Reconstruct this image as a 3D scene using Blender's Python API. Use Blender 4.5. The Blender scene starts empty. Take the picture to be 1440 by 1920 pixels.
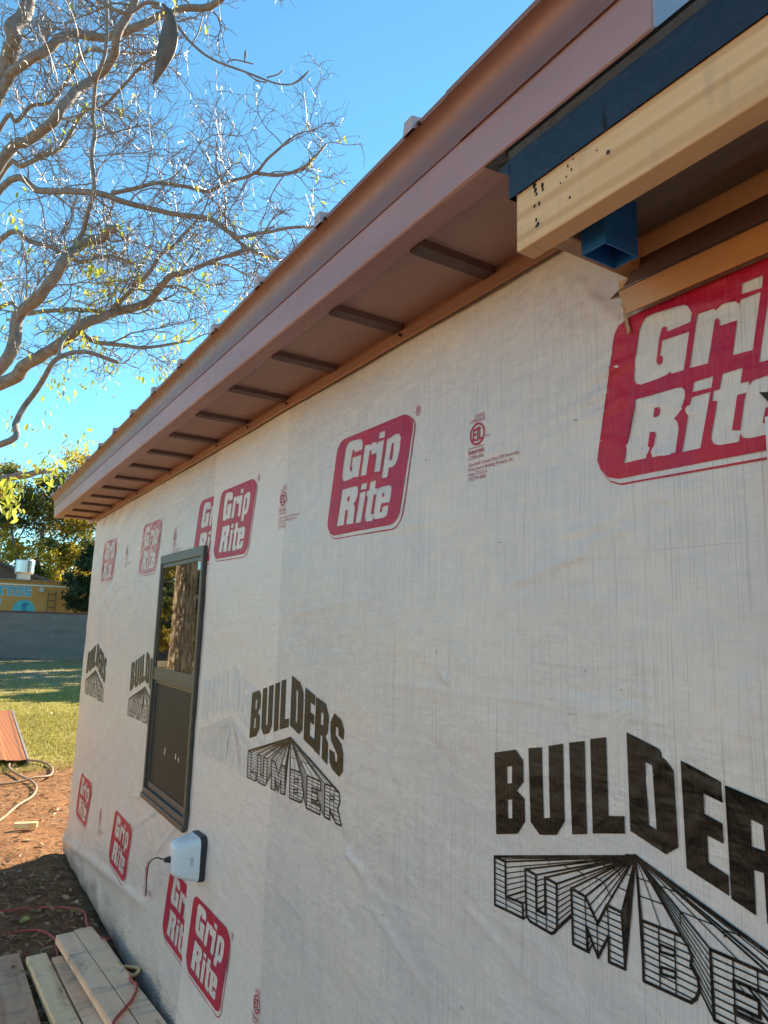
import bpy, bmesh, math, random
from mathutils import Vector, Matrix, noise, geometry
random.seed(7)
C = bpy.context.scene.collection
sc = bpy.context.scene
R = math.radians

# ------------------------------------------------------------------ camera, sky, sun, exposure
YAW, PITCH, ROLL, FPX = 0.556593879, 0.162934063, 0.0291613, 1326.776
CAM = Vector((-0.99518, 0.0, 1.65))
fw = Vector((math.sin(YAW)*math.cos(PITCH), math.cos(YAW)*math.cos(PITCH), math.sin(PITCH)))
rt0 = Vector((math.cos(YAW), -math.sin(YAW), 0)); up0 = rt0.cross(fw)
rt = math.cos(ROLL)*rt0 + math.sin(ROLL)*up0
up = -math.sin(ROLL)*rt0 + math.cos(ROLL)*up0
cd = bpy.data.cameras.new('camera'); cam = bpy.data.objects.new('camera', cd); C.objects.link(cam)
m = Matrix((rt, up, -fw)).transposed().to_4x4(); m.translation = CAM
cam.matrix_world = m
cd.sensor_fit = 'VERTICAL'; cd.sensor_height = 36.0; cd.lens = FPX/1920*36.0
cd.clip_start = 0.05; cd.clip_end = 2000
sc.camera = cam

SUN_AZ, SUN_EL = math.atan2(0.88, 0.48), R(33)          # azimuth from +Y towards +X
SKY, SUN, EXPO = 0.085, 5.0, 1.6
w = bpy.data.worlds.new('World'); sc.world = w; w.use_nodes = True
nt = w.node_tree; bg = nt.nodes['Background']
sky = nt.nodes.new('ShaderNodeTexSky'); sky.sky_type = 'NISHITA'; sky.sun_disc = False
sky.sun_elevation = SUN_EL; sky.sun_rotation = SUN_AZ
sky.air_density = 1.0; sky.dust_density = 0.0; sky.ozone_density = 2.5; sky.altitude = 400
tint = nt.nodes.new('ShaderNodeMix'); tint.data_type = 'RGBA'; tint.blend_type = 'MULTIPLY'; tint.inputs[0].default_value = 1
tint.inputs[7].default_value = (0.68, 1.10, 1.05, 1)      # the camera's rendering of a clear winter sky, a touch more cyan
nt.links.new(sky.outputs[0], tint.inputs[6]); nt.links.new(tint.outputs[2], bg.inputs[0]); bg.inputs[1].default_value = SKY
sd = bpy.data.lights.new('sun', 'SUN'); sd.energy = SUN; sd.angle = R(0.5); sd.color = (1.0, 0.85, 0.64)
so = bpy.data.objects.new('sun', sd); C.objects.link(so)
sv = Vector((math.sin(SUN_AZ)*math.cos(SUN_EL), math.cos(SUN_AZ)*math.cos(SUN_EL), math.sin(SUN_EL)))
so.rotation_euler = sv.to_track_quat('Z', 'Y').to_euler(); so.location = (8, 4, 12)
sc.view_settings.view_transform = 'Standard'; sc.view_settings.look = 'None'
sc.view_settings.exposure = EXPO; sc.view_settings.gamma = 1

def at(x, y, depth):
    """point whose depth along the view axis is given (used once to read real distances off the photo)"""
    return CAM + (rt*((x-720)/FPX) + up*((960-y)/FPX) + fw)*depth

# ------------------------------------------------------------------ materials
def mat(name, col, rough=0.6, metal=0.0, spec=0.5, ior=None):
    mt = bpy.data.materials.new(name); mt.use_nodes = True
    b = mt.node_tree.nodes['Principled BSDF']
    b.inputs['Base Color'].default_value = (*col, 1); b.inputs['Roughness'].default_value = rough
    b.inputs['Metallic'].default_value = metal; b.inputs['Specular IOR Level'].default_value = spec
    if ior: b.inputs['IOR'].default_value = ior
    return mt
class N:
    """small wrapper for building node trees"""
    def __init__(s, mt): s.mt = mt; s.t = mt.node_tree; s.b = s.t.nodes['Principled BSDF']; s.g = None
    def new(s, k, **kw):
        n = s.t.nodes.new('ShaderNode'+k)
        for a, v in kw.items(): setattr(n, a, v)
        return n
    def link(s, a, b): s.t.links.new(a, b)
    def coord(s, scale=(1, 1, 1), rot=(0, 0, 0)):
        if s.g is None: s.g = s.new('NewGeometry')
        mp = s.new('Mapping'); mp.inputs['Scale'].default_value = scale; mp.inputs['Rotation'].default_value = rot
        s.link(s.g.outputs['Position'], mp.inputs['Vector']); return mp.outputs[0]
    def ocoord(s, scale=(1, 1, 1), rot=(0, 0, 0)):
        tc = s.new('TexCoord'); mp = s.new('Mapping'); mp.inputs['Scale'].default_value = scale; mp.inputs['Rotation'].default_value = rot
        s.link(tc.outputs['Object'], mp.inputs['Vector']); return mp.outputs[0]
    def noise(s, vec, scale=1, detail=4, rough=0.55, dist=0):
        n = s.new('TexNoise'); n.inputs['Scale'].default_value = scale; n.inputs['Detail'].default_value = detail
        n.inputs['Roughness'].default_value = rough; n.inputs['Distortion'].default_value = dist
        s.link(vec, n.inputs['Vector']); return n.outputs[0]
    def ramp(s, fac, stops):
        r = s.new('ValToRGB'); e = r.color_ramp.elements
        while len(e) < len(stops): e.new(0.5)
        for i, (p, c) in enumerate(stops): e[i].position = p; e[i].color = (*c, 1) if len(c) == 3 else c
        s.link(fac, r.inputs[0]); return r.outputs[0]
    def mix(s, fac, a, b, mode='MIX'):
        n = s.new('Mix', data_type='RGBA', blend_type=mode)
        for i, v in ((0, fac), (6, a), (7, b)):
            if hasattr(v, 'links') or hasattr(v, 'is_linked'): s.link(v, n.inputs[i])
            elif i == 0: n.inputs[0].default_value = v
            else: n.inputs[i].default_value = (*v, 1)
        return n.outputs[2]
    def math(s, op, a, b=0.0):
        n = s.new('Math', operation=op)
        for i, v in ((0, a), (1, b)):
            if hasattr(v, 'is_linked'): s.link(v, n.inputs[i])
            else: n.inputs[i].default_value = v
        return n.outputs[0]
    def base(s, c): s.link(c, s.b.inputs['Base Color'])
    def rough(s, c): s.link(c, s.b.inputs['Roughness'])
    def bump(s, h, dist=0.001, strength=1.0):
        n = s.new('Bump'); n.inputs['Distance'].default_value = dist; n.inputs['Strength'].default_value = strength
        s.link(h, n.inputs['Height'])
        if s.b.inputs['Normal'].is_linked: s.link(s.b.inputs['Normal'].links[0].from_socket, n.inputs['Normal'])
        s.link(n.outputs[0], s.b.inputs['Normal'])

def wrap_bumps(n, amt=1.0):
    # woven tape streaks up the wall, fainter cross threads, shallow creases
    a = n.noise(n.coord((1, 190, 3.0)), 1, 3, 0.6)
    b = n.noise(n.coord((1, 5, 260)), 1, 2, 0.5)
    c = n.noise(n.coord((1, 9, 9), (R(38), 0, 0)), 1, 3, 0.6, 0.6)
    d = n.noise(n.coord((1, 3.0, 26), (R(-33), 0, 0)), 1, 3, 0.6)
    n.bump(a, 0.0022*amt, 0.9); n.bump(b, 0.0003*amt, 0.4); n.bump(c, 0.012*amt, 0.6); n.bump(d, 0.0055*amt, 0.5)
    e = n.noise(n.coord((1, 14, 32), (R(24), 0, 0)), 1, 2, 0.5, 0.5); n.bump(e, 0.004*amt, 0.45)
    return a, c
def wrap_mat(name, overlap):
    mt = mat(name, (.6, .58, .55), 0.42, 0, 0.45); n = N(mt)
    a, c = wrap_bumps(n)
    blot = n.noise(n.coord((1, 2.6, 3.6)), 1, 5, 0.62, 0.4)
    col = n.ramp(blot, [(0.25, (.60, .56, .56)), (0.5, (.71, .64, .59)), (0.75, (.80, .70, .60))])
    osb = n.noise(n.coord((1, 16, 34), (R(12), 0, 0)), 1, 4, 0.7, 0.8)
    col = n.mix(0.35, col, n.ramp(osb, [(0.35, (.60, .56, .55)), (0.6, (.78, .68, .57))]))
    st = n.noise(n.coord((1, 420, 3.0)), 1, 3, 0.75)
    col = n.mix(n.ramp(st, [(0.54, (0, 0, 0)), (0.70, (.62, .62, .62))]), col, (.28, .25, .22))
    st2 = n.noise(n.coord((1, 170, 1.6)), 1, 2, 0.7)
    col = n.mix(n.ramp(st2, [(0.60, (0, 0, 0)), (0.74, (.35, .35, .35))]), col, (.80, .70, .58))
    hc = n.noise(n.coord((1, 2.5, 420)), 1, 2, .7)
    col = n.mix(n.ramp(hc, [(0.60, (0, 0, 0)), (0.75, (.30, .30, .30))]), col, (.36, .31, .27))
    # rain-splashed soil specks near the ground
    spz = n.new('SeparateXYZ'); n.link(n.g.outputs['Position'], spz.inputs[0])
    hz = n.new('MapRange'); hz.inputs[1].default_value = .34; hz.inputs[2].default_value = .02; n.link(spz.outputs[2], hz.inputs[0])
    s1 = n.noise(n.coord((1, 150, 150)), 1, 3, .7); s2 = n.noise(n.coord((1, 5, 9)), 1, 4, .6)
    lv = n.math('ADD', n.math('ADD', s1, n.math('MULTIPLY', s2, .35)), n.math('MULTIPLY', hz.outputs[0], .26))
    lowc = n.mix(n.math('MULTIPLY', hz.outputs[0], .55), col, n.mix(s2, (.50, .40, .31), (.80, .70, .60)))
    col = n.mix(n.ramp(lv, [(.90, (0,)*3), (.96, (.9,)*3)]), lowc, (.07, .05, .038))
    if overlap is not None:       # where two sheets lie over each other the wrap is whiter
        sp = n.new('SeparateXYZ'); n.link(n.g.outputs['Position'], sp.inputs[0])
        f = n.math('MULTIPLY', n.math('GREATER_THAN', sp.outputs[1], overlap), 0.72)
        col = n.mix(f, col, (.82, .73, .65))
        # a paler, less see-through second ply at mid wall
    n.base(col)
    sp2 = n.noise(n.coord((1, 6, 6)), 1, 2, 0.5)
    n.rough(n.ramp(sp2, [(0.3, (.28,)*3), (0.7, (.42,)*3)]))
    return mt
def print_mat(name, c1, c2, rough=0.4, dark=None, spec=.5):
    mt = mat(name, c1, rough, 0, spec); n = N(mt); wrap_bumps(n, 1.0)
    f = n.noise(n.coord((1, 7, 5), (R(35), 0, 0)), 1, 3, 0.6, 0.5)
    col = n.mix(n.ramp(f, [(0.35, (0,)*3), (0.65, (1,)*3)]), c1, c2)
    st = n.noise(n.coord((1, 260, 4)), 1, 2, 0.7)
    if dark: col = n.mix(n.ramp(st, [(0.52, (0,)*3), (0.75, (.6,)*3)]), col, dark)
    n.base(col); return mt
M = {}
M['wrap_near'] = wrap_mat('housewrap_near', 2.24)
M['wrap_far'] = wrap_mat('housewrap_far', None)
M['red'] = print_mat('red_ink', (.52, .014, .035), (.42, .012, .065), 0.40, (.50, .09, .10), .3)
M['black'] = print_mat('black_ink', (.006, .005, .005), (.014, .012, .009), 0.36, (.05, .042, .03), .3)
M['ghost'] = print_mat('ghost_ink', (.655, .62, .60), (.69, .645, .61), 0.42)

def worn_red():
    # ink lifted along the sharp creases of the loose sheet
    mt = print_mat('red_ink_creased', (.52, .03, .05), (.44, .03, .07), 0.38, None, .3); n = N(mt)
    old = n.b.inputs['Base Color'].links[0].from_socket; g = n.new('NewGeometry'); s_ = n.new('SeparateXYZ'); n.link(g.outputs['Position'], s_.inputs[0]); cb = n.new('CombineXYZ')
    al = n.math('ADD', n.math('MULTIPLY', s_.outputs[1], -.92*4), n.math('MULTIPLY', s_.outputs[2], .38*4))
    ac = n.math('ADD', n.math('MULTIPLY', s_.outputs[1], .38*95), n.math('MULTIPLY', s_.outputs[2], .92*95))
    n.link(al, cb.inputs[0]); n.link(ac, cb.inputs[1])
    f = n.noise(cb.outputs[0], 1, 2, .6, .3)
    n.base(n.mix(n.ramp(f, [(.505, (0,)*3), (.555, (.85,)*3)]), old, (.68, .60, .53))); return mt
M['red_creased'] = worn_red()
def metal_paint(name, c, rough=0.42, metal=0.35, var=0.12):
    mt = mat(name, c, rough, metal, 0.5); n = N(mt)
    f = n.noise(n.coord((6, 1.5, 6)), 1, 4, 0.6)
    col = n.mix(n.ramp(f, [(0.3, (0,)*3), (0.7, (1,)*3)]), tuple(v*(1-var) for v in c), tuple(min(1, v*(1+var)) for v in c))
    n.base(col)
    g = n.noise(n.coord((30, 30, 30)), 1, 3, 0.6); n.rough(n.ramp(g, [(0.3, (rough-.06,)*3), (0.7, (rough+.08,)*3)]))
    h = n.noise(n.coord((4, 1.6, 8)), 1, 2, 0.5); n.bump(h, 0.004, 0.5)
    return mt
M['copper'] = metal_paint('copper_brown_paint', (.43, .24, .215), .46, .2)
M['drip'] = metal_paint('copper_drip_edge', (.27, .125, .095), 0.42)
M['soffit'] = metal_paint('soffit_brown', (.40, .245, .205), 0.5, 0.2)
M['rib'] = metal_paint('soffit_rib_brown', (.10, .055, .045), 0.5, 0.2)
M['tan'] = metal_paint('bounce_tan_flashing', (.68, .32, .12), 0.35, 0.35)  # copper trim with the warm bounce light mixed into its colour
M['darktrim'] = metal_paint('dark_brown_trim', (.15, .085, .07), 0.5, 0.2)
M['roofcap'] = metal_paint('roof_rib_end', (.52, .38, .36), 0.5, 0.2)
M['screw'] = mat('screw_head', (.10, .055, .04), 0.4, 0.6)

def wood_mat(name, c1, c2, axis='Y', dirt=0.25, knots=True, rough=0.65):
    mt = mat(name, c1, rough, 0, 0.3); n = N(mt)
    sc_ = {'Y': (14, 0.9, 14), 'X': (0.9, 14, 14)}[axis]
    g = n.noise(n.coord(sc_), 1, 5, 0.62, 1.3)
    wv = n.new('TexWave', wave_type='BANDS', bands_direction='Z' if axis == 'Y' else 'Y')
    wv.inputs['Scale'].default_value = 1.6; wv.inputs['Distortion'].default_value = 11.0; wv.inputs['Detail'].default_value = 3; wv.inputs['Detail Scale'].default_value = 0.6
    n.link(n.coord({'Y': (4, .35, 4), 'X': (.35, 4, 4)}[axis]), wv.inputs['Vector'])
    col = n.mix(n.ramp(g, [(0.3, (0,)*3), (0.7, (1,)*3)]), c1, c2)
    col = n.mix(n.ramp(wv.outputs[1], [(0.6, (0,)*3), (0.95, (.5,)*3)]), col, tuple(v*f for v, f in zip(c1, (.72, .55, .42))))
    d = n.noise(n.coord((7, 5, 7)), 1, 5, 0.65, 0.8)
    col = n.mix(n.ramp(d, [(0.55, (0,)*3), (0.8, (dirt,)*3)]), col, (.10, .085, .07))
    vo = n.new('TexVoronoi'); vo.inputs['Scale'].default_value = 1; n.link(n.coord({'Y': (11, 2.6, 11), 'X': (2.6, 11, 11)}[axis]), vo.inputs['Vector'])
    col = n.mix(n.ramp(vo.outputs['Distance'], [(.06, (.85,)*3), (.15, (0,)*3)]), col, (.20, .10, .05))       # knots
    sm_ = n.noise(n.coord({'Y': (3, 22, 5), 'X': (22, 3, 5)}[axis]), 1, 4, .6)
    col = n.mix(n.ramp(sm_, [(.56, (0,)*3), (.78, (dirt*1.1,)*3)]), col, (.22, .21, .20))       # handling smudges
    n.base(col)
    n.bump(g, 0.0020, 0.7)
    fine = n.noise(n.coord(tuple(v*9 for v in sc_)), 1, 3, 0.6); n.bump(fine, 0.0006, 0.6)
    return mt
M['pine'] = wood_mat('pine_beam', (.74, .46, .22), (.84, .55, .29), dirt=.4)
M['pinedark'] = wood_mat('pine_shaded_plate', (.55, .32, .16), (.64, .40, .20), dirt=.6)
M['plank'] = wood_mat('weathered_plank', (.90, .57, .36), (.98, .68, .45), dirt=.8)
M['plank2'] = wood_mat('pale_plank', (.92, .60, .33), (.98, .69, .40), dirt=.8)
M['rustboard'] = wood_mat('brown_board', (.56, .30, .17), (.68, .42, .26), dirt=.8)
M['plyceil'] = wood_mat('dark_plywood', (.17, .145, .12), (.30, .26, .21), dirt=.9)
M['block_wood'] = wood_mat('fresh_offcut', (.72, .50, .26), (.78, .58, .33), 'X', dirt=.1)

def simple_noise_mat(name, c1, c2, scale=10, rough=0.7, bump=0, detail=5, bscale=None, metal=0, spec=0.4):
    mt = mat(name, c1, rough, metal, spec); n = N(mt)
    f = n.noise(n.coord((scale,)*3), 1, detail, 0.62)
    n.base(n.mix(n.ramp(f, [(0.32, (0,)*3), (0.68, (1,)*3)]), c1, c2))
    if bump:
        h = n.noise(n.coord(((bscale or scale*3),)*3), 1, 4, 0.6); n.bump(h, bump, 0.8)
    return mt
M['membrane'] = simple_noise_mat('black_roofing_membrane', (.006, .009, .016), (.011, .018, .030), 9, 0.42, 0.004, 4, 40, 0, .5)
M['bluebox'] = simple_noise_mat('blue_plastic', (.010, .11, .40), (.018, .16, .50), 30, 0.38, 0, 3)
M['bronze'] = simple_noise_mat('bronze_window_frame', (.085, .07, .055), (.11, .09, .07), 20, 0.42)
M['interior'] = mat('dark_interior', (.02, .02, .018), 0.9)
mt = mat('window_glass', (.006, .008, .008), 0.015, 0, 0.5, 3.2); M['glass'] = mt
mt = simple_noise_mat('insect_screen', (.030, .027, .024), (.042, .038, .034), 2, 0.5, spec=.15); M['screen'] = mt
M['whiteplastic'] = mat('white_plastic', (.74, .76, .78), 0.32)
M['rubber'] = mat('dark_rubber', (.03, .03, .035), 0.5)
M['blackcable'] = mat('black_cable', (.01, .01, .01), 0.45)
M['redcord'] = simple_noise_mat('red_cord', (.42, .05, .035), (.5, .09, .06), 30, 0.5)
M['hose'] = simple_noise_mat('tan_hose', (.24, .15, .09), (.34, .23, .14), 20, 0.6)
M['greymark'] = mat('grey_marking', (.25, .27, .3), 0.5)
mt = mat('stucco_foundation', (.62, .60, .56), 0.85); n = N(mt)
f = n.noise(n.coord((90, 90, 90)), 1, 4, 0.7); g = n.noise(n.coord((7, 7, 14)), 1, 4, 0.6)
spk = n.ramp(n.math('ADD', f, n.math('MULTIPLY', g, 0.45)), [(0.82, (0,)*3), (0.87, (.8,)*3)])
n.base(n.mix(spk, n.mix(n.ramp(g, [(0.35, (0,)*3), (0.7, (1,)*3)]), (.78, .66, .54), (.60, .48, .36)), (.09, .07, .055)))
n.bump(f, 0.008, 0.9); M['stucco'] = mt

# ------------------------------------------------------------------ mesh helpers
class MB:
    def __init__(s): s.v = []; s.f = []; s.mi = []
    def add(s, vs, fs, mi=0):
        o = len(s.v); s.v += [tuple(v) for v in vs]; s.f += [tuple(i+o for i in f) for f in fs]; s.mi += [mi]*len(fs)
    def box(s, x0, x1, y0, y1, z0, z1, mi=0):
        s.add([(x0,y0,z0),(x1,y0,z0),(x1,y1,z0),(x0,y1,z0),(x0,y0,z1),(x1,y0,z1),(x1,y1,z1),(x0,y1,z1)],
              [(0,3,2,1),(4,5,6,7),(0,1,5,4),(1,2,6,5),(2,3,7,6),(3,0,4,7)], mi)
    def prism(s, prof, y0, y1, mi=0, closed=True):
        """profile in (x,z), counter-clockwise seen from -y, extruded along y"""
        n_ = len(prof); vs = [(x, y0, z) for x, z in prof]+[(x, y1, z) for x, z in prof]
        fs = [(i, (i+1) % n_, (i+1) % n_+n_, i+n_) for i in range(n_)]
        if closed: fs += [tuple(range(n_-1, -1, -1)), tuple(range(n_, 2*n_))]
        s.add(vs, fs, mi)
    def tube(s, pts, rad, sides=6, cap=True, mi=0):
        pts = [Vector(p) for p in pts]; k = len(pts)
        if not hasattr(rad, '__len__'): rad = [rad]*k
        d0 = (pts[1]-pts[0]).normalized(); ref = Vector((0, 0, 1)) if abs(d0.z) < .9 else Vector((1, 0, 0))
        nrm = d0.cross(ref).normalized(); vs = []
        for i, p in enumerate(pts):
            d = (pts[min(i+1, k-1)]-pts[max(i-1, 0)])
            d = d.normalized() if d.length > 1e-9 else d0
            nrm = (nrm-d*nrm.dot(d)); nrm = nrm.normalized() if nrm.length > 1e-6 else d.orthogonal().normalized()
            bn = d.cross(nrm)
            for j in range(sides):
                a = 2*math.pi*j/sides; vs.append(p+(nrm*math.cos(a)+bn*math.sin(a))*rad[i])
        fs = [(i*sides+j, i*sides+(j+1) % sides, (i+1)*sides+(j+1) % sides, (i+1)*sides+j) for i in range(k-1) for j in range(sides)]
        if cap: fs += [tuple(range(sides-1, -1, -1)), tuple(range((k-1)*sides, k*sides))]
        s.add(vs, fs, mi)
    def build(s, name, mats, parent=None, smooth=False, bevel=0):
        me = bpy.data.meshes.new(name); me.from_pydata(s.v, [], s.f)
        mats = mats if isinstance(mats, (list, tuple)) else [mats]
        for m_ in mats: me.materials.append(m_)
        if len(mats) > 1: me.polygons.foreach_set('material_index', s.mi)
        if smooth: me.polygons.foreach_set('use_smooth', [True]*len(s.f))
        me.update(); o = bpy.data.objects.new(name, me); C.objects.link(o)
        if parent:
            o.parent = parent; o.matrix_parent_inverse = Matrix.Translation(-parent.location)
        if bevel:
            b = o.modifiers.new('bevel', 'BEVEL'); b.width = bevel; b.segments = 2; b.limit_method = 'ANGLE'
        return o
def tag(o, label=None, cat=None, group=None, kind=None):
    if label: o['label'] = label
    if cat: o['category'] = cat
    if group: o['group'] = group
    if kind: o['kind'] = kind
    return o
def thing(name, loc, label, cat, group=None):
    o = bpy.data.objects.new(name, None); C.objects.link(o); o.location = loc; o.empty_display_size = 0.2
    return tag(o, label, cat, group)
def nz(x, y, z=0.0): return noise.noise(Vector((x, y, z)))
def smooth_path(pts, per=8):
    P = [Vector(p) for p in pts]; out = []
    for i in range(len(P)-1):
        a, b, c, d = P[max(i-1, 0)], P[i], P[i+1], P[min(i+2, len(P)-1)]
        for k in range(per):
            t = k/per
            out.append(0.5*((2*b)+(c-a)*t+(2*a-5*b+4*c-d)*t*t+(3*b-a-3*c+d)*t**3))
    out.append(P[-1]); return out

# ------------------------------------------------------------------ the house: wall, wrap, prints
house = thing('house', (1.5, 3.0, 0), 'house under construction with white printed housewrap wall and copper brown eave', 'house')
WY0, WY1 = -1.3, 5.83
WINY0, WINY1, WINZ0, WINZ1 = 3.06, 3.765, 0.797, 1.99
mb = MB(); T0 = 0.012
mb.box(T0, .14, WY0, WINY0, .02, 2.43); mb.box(T0, .14, WINY1, WY1-.012, .02, 2.43)
mb.box(T0, .14, WINY0, WINY1, .02, WINZ0); mb.box(T0, .14, WINY0, WINY1, WINZ1, 2.43)
mb.box(.145, 6.2, WY1-.15, WY1-.012, .02, 2.43)            # far gable side
mb.box(6.06, 6.2, WY0, WY1-.155, .02, 2.43)                # back wall
M['sheath'] = simple_noise_mat('strand_board', (.36, .23, .12), (.5, .34, .19), 40, .8)
mb.build('wall', M['sheath'], house)

def sstep(a, b, x): t = max(0, min(1, (x-a)/(b-a))); return t*t*(3-2*t)
def zbot(y):   # lower edge of the wrap
    return 0.004+0.006*nz(y*5, 3.3)
CREASES = [  # y0, z0, y1, z1, height, half width
 (1.699,1.047,1.495,.985,.0013,.010),(1.723,1.062,1.625,1.037,.003,.005),(1.72,1.06,1.74,1.12,.002,.005),(1.72,1.06,1.66,1.11,.002,.005),(1.70,1.055,1.42,.90,.0008,.012),
 (1.415,1.079,1.459,1.097,.002,.005),(1.292,1.536,1.316,1.554,.004,.005),(1.316,1.554,1.305,1.60,.0015,.005),
 (1.628,1.513,.576,1.524,.0007,.003),(1.506,1.913,.562,1.884,.0007,.003),(1.55,1.905,.6,1.872,.0005,.003),
 (.778,2.125,1.015,2.108,.0022,.007),(.8,2.162,.941,2.132,.0022,.006),(.83,2.09,1.19,2.03,.0024,.008),(.80,2.06,1.10,2.01,.0020,.007),(.813,2.126,.862,2.13,.003,.004),
 (.81,1.852,.96,1.829,.0024,.006),(.80,1.83,.92,1.80,.002,.005),(.895,1.793,1.144,1.732,.0022,.007),(.858,2.277,.787,2.188,.004,.008),(.896,2.326,.805,2.174,.0035,.009),
 (.938,2.355,.86,2.193,.003,.010),(.98,2.36,.93,2.21,.0025,.010),(1.04,2.36,1.0,2.25,.002,.010),(2.103,1.69,1.641,1.732,.0010,.005),
 (1.595,.972,1.367,.884,.0014,.009),(1.223,1.091,1.052,1.028,.0016,.008),(.589,1.553,.669,1.43,.0022,.008),(.74,1.463,.793,1.389,.002,.008),(.62,1.46,.70,1.36,.002,.007),
 (.60,2.17,.80,2.20,.003,.006),(.65,2.0,.83,2.08,.002,.006),(.70,1.94,.86,2.0,.002,.007),(3.05,.80,2.9,.70,.003,.008),(3.77,.79,4.1,.72,.004,.008),(3.5,.79,3.9,.62,.003,.010),(3.2,.79,3.5,.60,.003,.010)]
CB = [(min(a, c)-.05, max(a, c)+.05, min(b, d)-.05, max(b, d)+.05) for a, b, c, d, _, _ in CREASES]
def creases(y, z):
    s = 0.0
    for (a, b, c, d, h, w_), B in zip(CREASES, CB):
        if not (B[0] < y < B[1] and B[2] < z < B[3]): continue
        ey, ez = c-a, d-b; L2 = ey*ey+ez*ez; t = ((y-a)*ey+(z-b)*ez)/L2; tc = max(0, min(1, t)); dy, dz = y-a-ey*tc, z-b-ez*tc
        bend = .006*math.sin(t*3.1)*0; q = math.hypot(dy, dz)/max(w_, .0075)
        s += h*math.exp(-q*q)*(1-.6*tc)
    return s*2.2
def disp(y, z):
    far = sstep(3.3, 5.0, y)
    q = y*0.38+z*0.92; r = -y*0.92+z*0.38
    d = 0.005+0.0045*nz(y*1.3, z*1.5)+0.0030*nz(y*3.1+9, z*4.2)+.0012*nz(y*9, z*6, 5)
    d += creases(y, z)
    d += far*0.0062*nz(q*13, r*1.6, 4.1)*sstep(0.2, .5, z)*(.4+.6*sstep(1.5, 1.9, z)+.3*(1-sstep(.6, .9, z)))
    # pull wrinkles fanning under the porch corner and up from the base
    q2 = y*0.8+z*0.6; r2 = y*0.6-z*0.8
    d += 0.0040*nz(q2*2.5, r2*13, 7.7)*sstep(1.9, 2.3, z)*(1-sstep(1.0, 1.5, y))
    d += 0.0030*nz(y*2+z*1.2, z*9-y*4, 2.2)*(1-sstep(.9, 1.6, z))+.0016*nz(y*8+z*5, z*16-y*9, 6.1)*(1-sstep(1.0, 1.5, z))*(.5+.5*nz(y*2, z*2, 9))
    # loose fold lying over the foundation near the far corner
    zf = 0.10+0.13*sstep(5.6, 4.2, y) if False else 0.30-0.115*(y-3.9)
    if y > 3.2:
        k = sstep(3.2, 4.0, y)
        d += k*0.014*math.exp(-((z-zf)/0.03)**2)+k*0.008*(1-sstep(0.05, .2, z))
    d += (1-sstep(0.0, 0.26, z))*(.012+0.008*nz(y*3.2, 1.7))+.004*nz(y*7, z*9, 3)*(1-sstep(.2, .4, z))
    return max(d, 0.001)
def grid_lines(a, b, step, must=()):
    pts = sorted({a, b, *[v for v in must if a < v < b]}); out = []
    for i in range(len(pts)-1):
        n_ = max(1, round((pts[i+1]-pts[i])/step))
        out += [pts[i]+(pts[i+1]-pts[i])*k/n_ for k in range(n_)]
    return out+[pts[-1]]
def wrap_sheet(y0, y1, extra, matl, label=None, ragged=False):
    ys = grid_lines(y0, y1, .007 if y1 < 3 else .010, (WINY0, WINY1)); zs = grid_lines(0, 2.425, .0075, (WINZ0, WINZ1)); vs = []; fs = []
    for y in ys:
        b = zbot(y)
        for z in zs:
            zz = b+(z/2.425)*(2.425-b) if z < WINZ0-1e-6 else z
            if z < WINZ0-1e-6: zz = b+(z/WINZ0)*(WINZ0-b)
            vs.append((-(disp(y, zz)+extra), y, zz))
    nz_ = len(zs)
    for i in range(len(ys)-1):
        for j in range(nz_-1):
            yc = (ys[i]+ys[i+1])/2; zc = (zs[j]+zs[j+1])/2
            if WINY0 < yc < WINY1 and WINZ0 < zc < WINZ1: continue
            fs.append((i*nz_+j, i*nz_+j+1, (i+1)*nz_+j+1, (i+1)*nz_+j))
    mb = MB(); mb.add(vs, fs)
    o = mb.build('housewrap', matl, house, smooth=True)
    return o
near = wrap_sheet(WY0, 3.02, .0016, M['wrap_near'])
near['label'] = 'nearer housewrap sheet, whiter where it overlaps the other sheet'
far = wrap_sheet(2.93, WY1, 0.0, M['wrap_far'])
far['label'] = 'farther wrinkled housewrap sheet round the window'
# corner return of the wrap on the gable side
mb = MB(); zs = grid_lines(.06, 2.425, .05); vs = []
for x in grid_lines(0, 2.0, .05):
    for z in zs: vs.append((x-(disp(WY1, z) if x == 0 else 0), WY1+0.004*(1+nz(x*6, z*5))*(x > 0), z))
k = len(zs); nx = len(vs)//k
mb.add(vs, [(i*k+j, i*k+j+1, (i+1)*k+j+1, (i+1)*k+j) for i in range(nx-1) for j in range(k-1)])
mb.build('housewrap', M['wrap_far'], house, smooth=True)['label'] = 'housewrap turned round the far corner'

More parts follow.
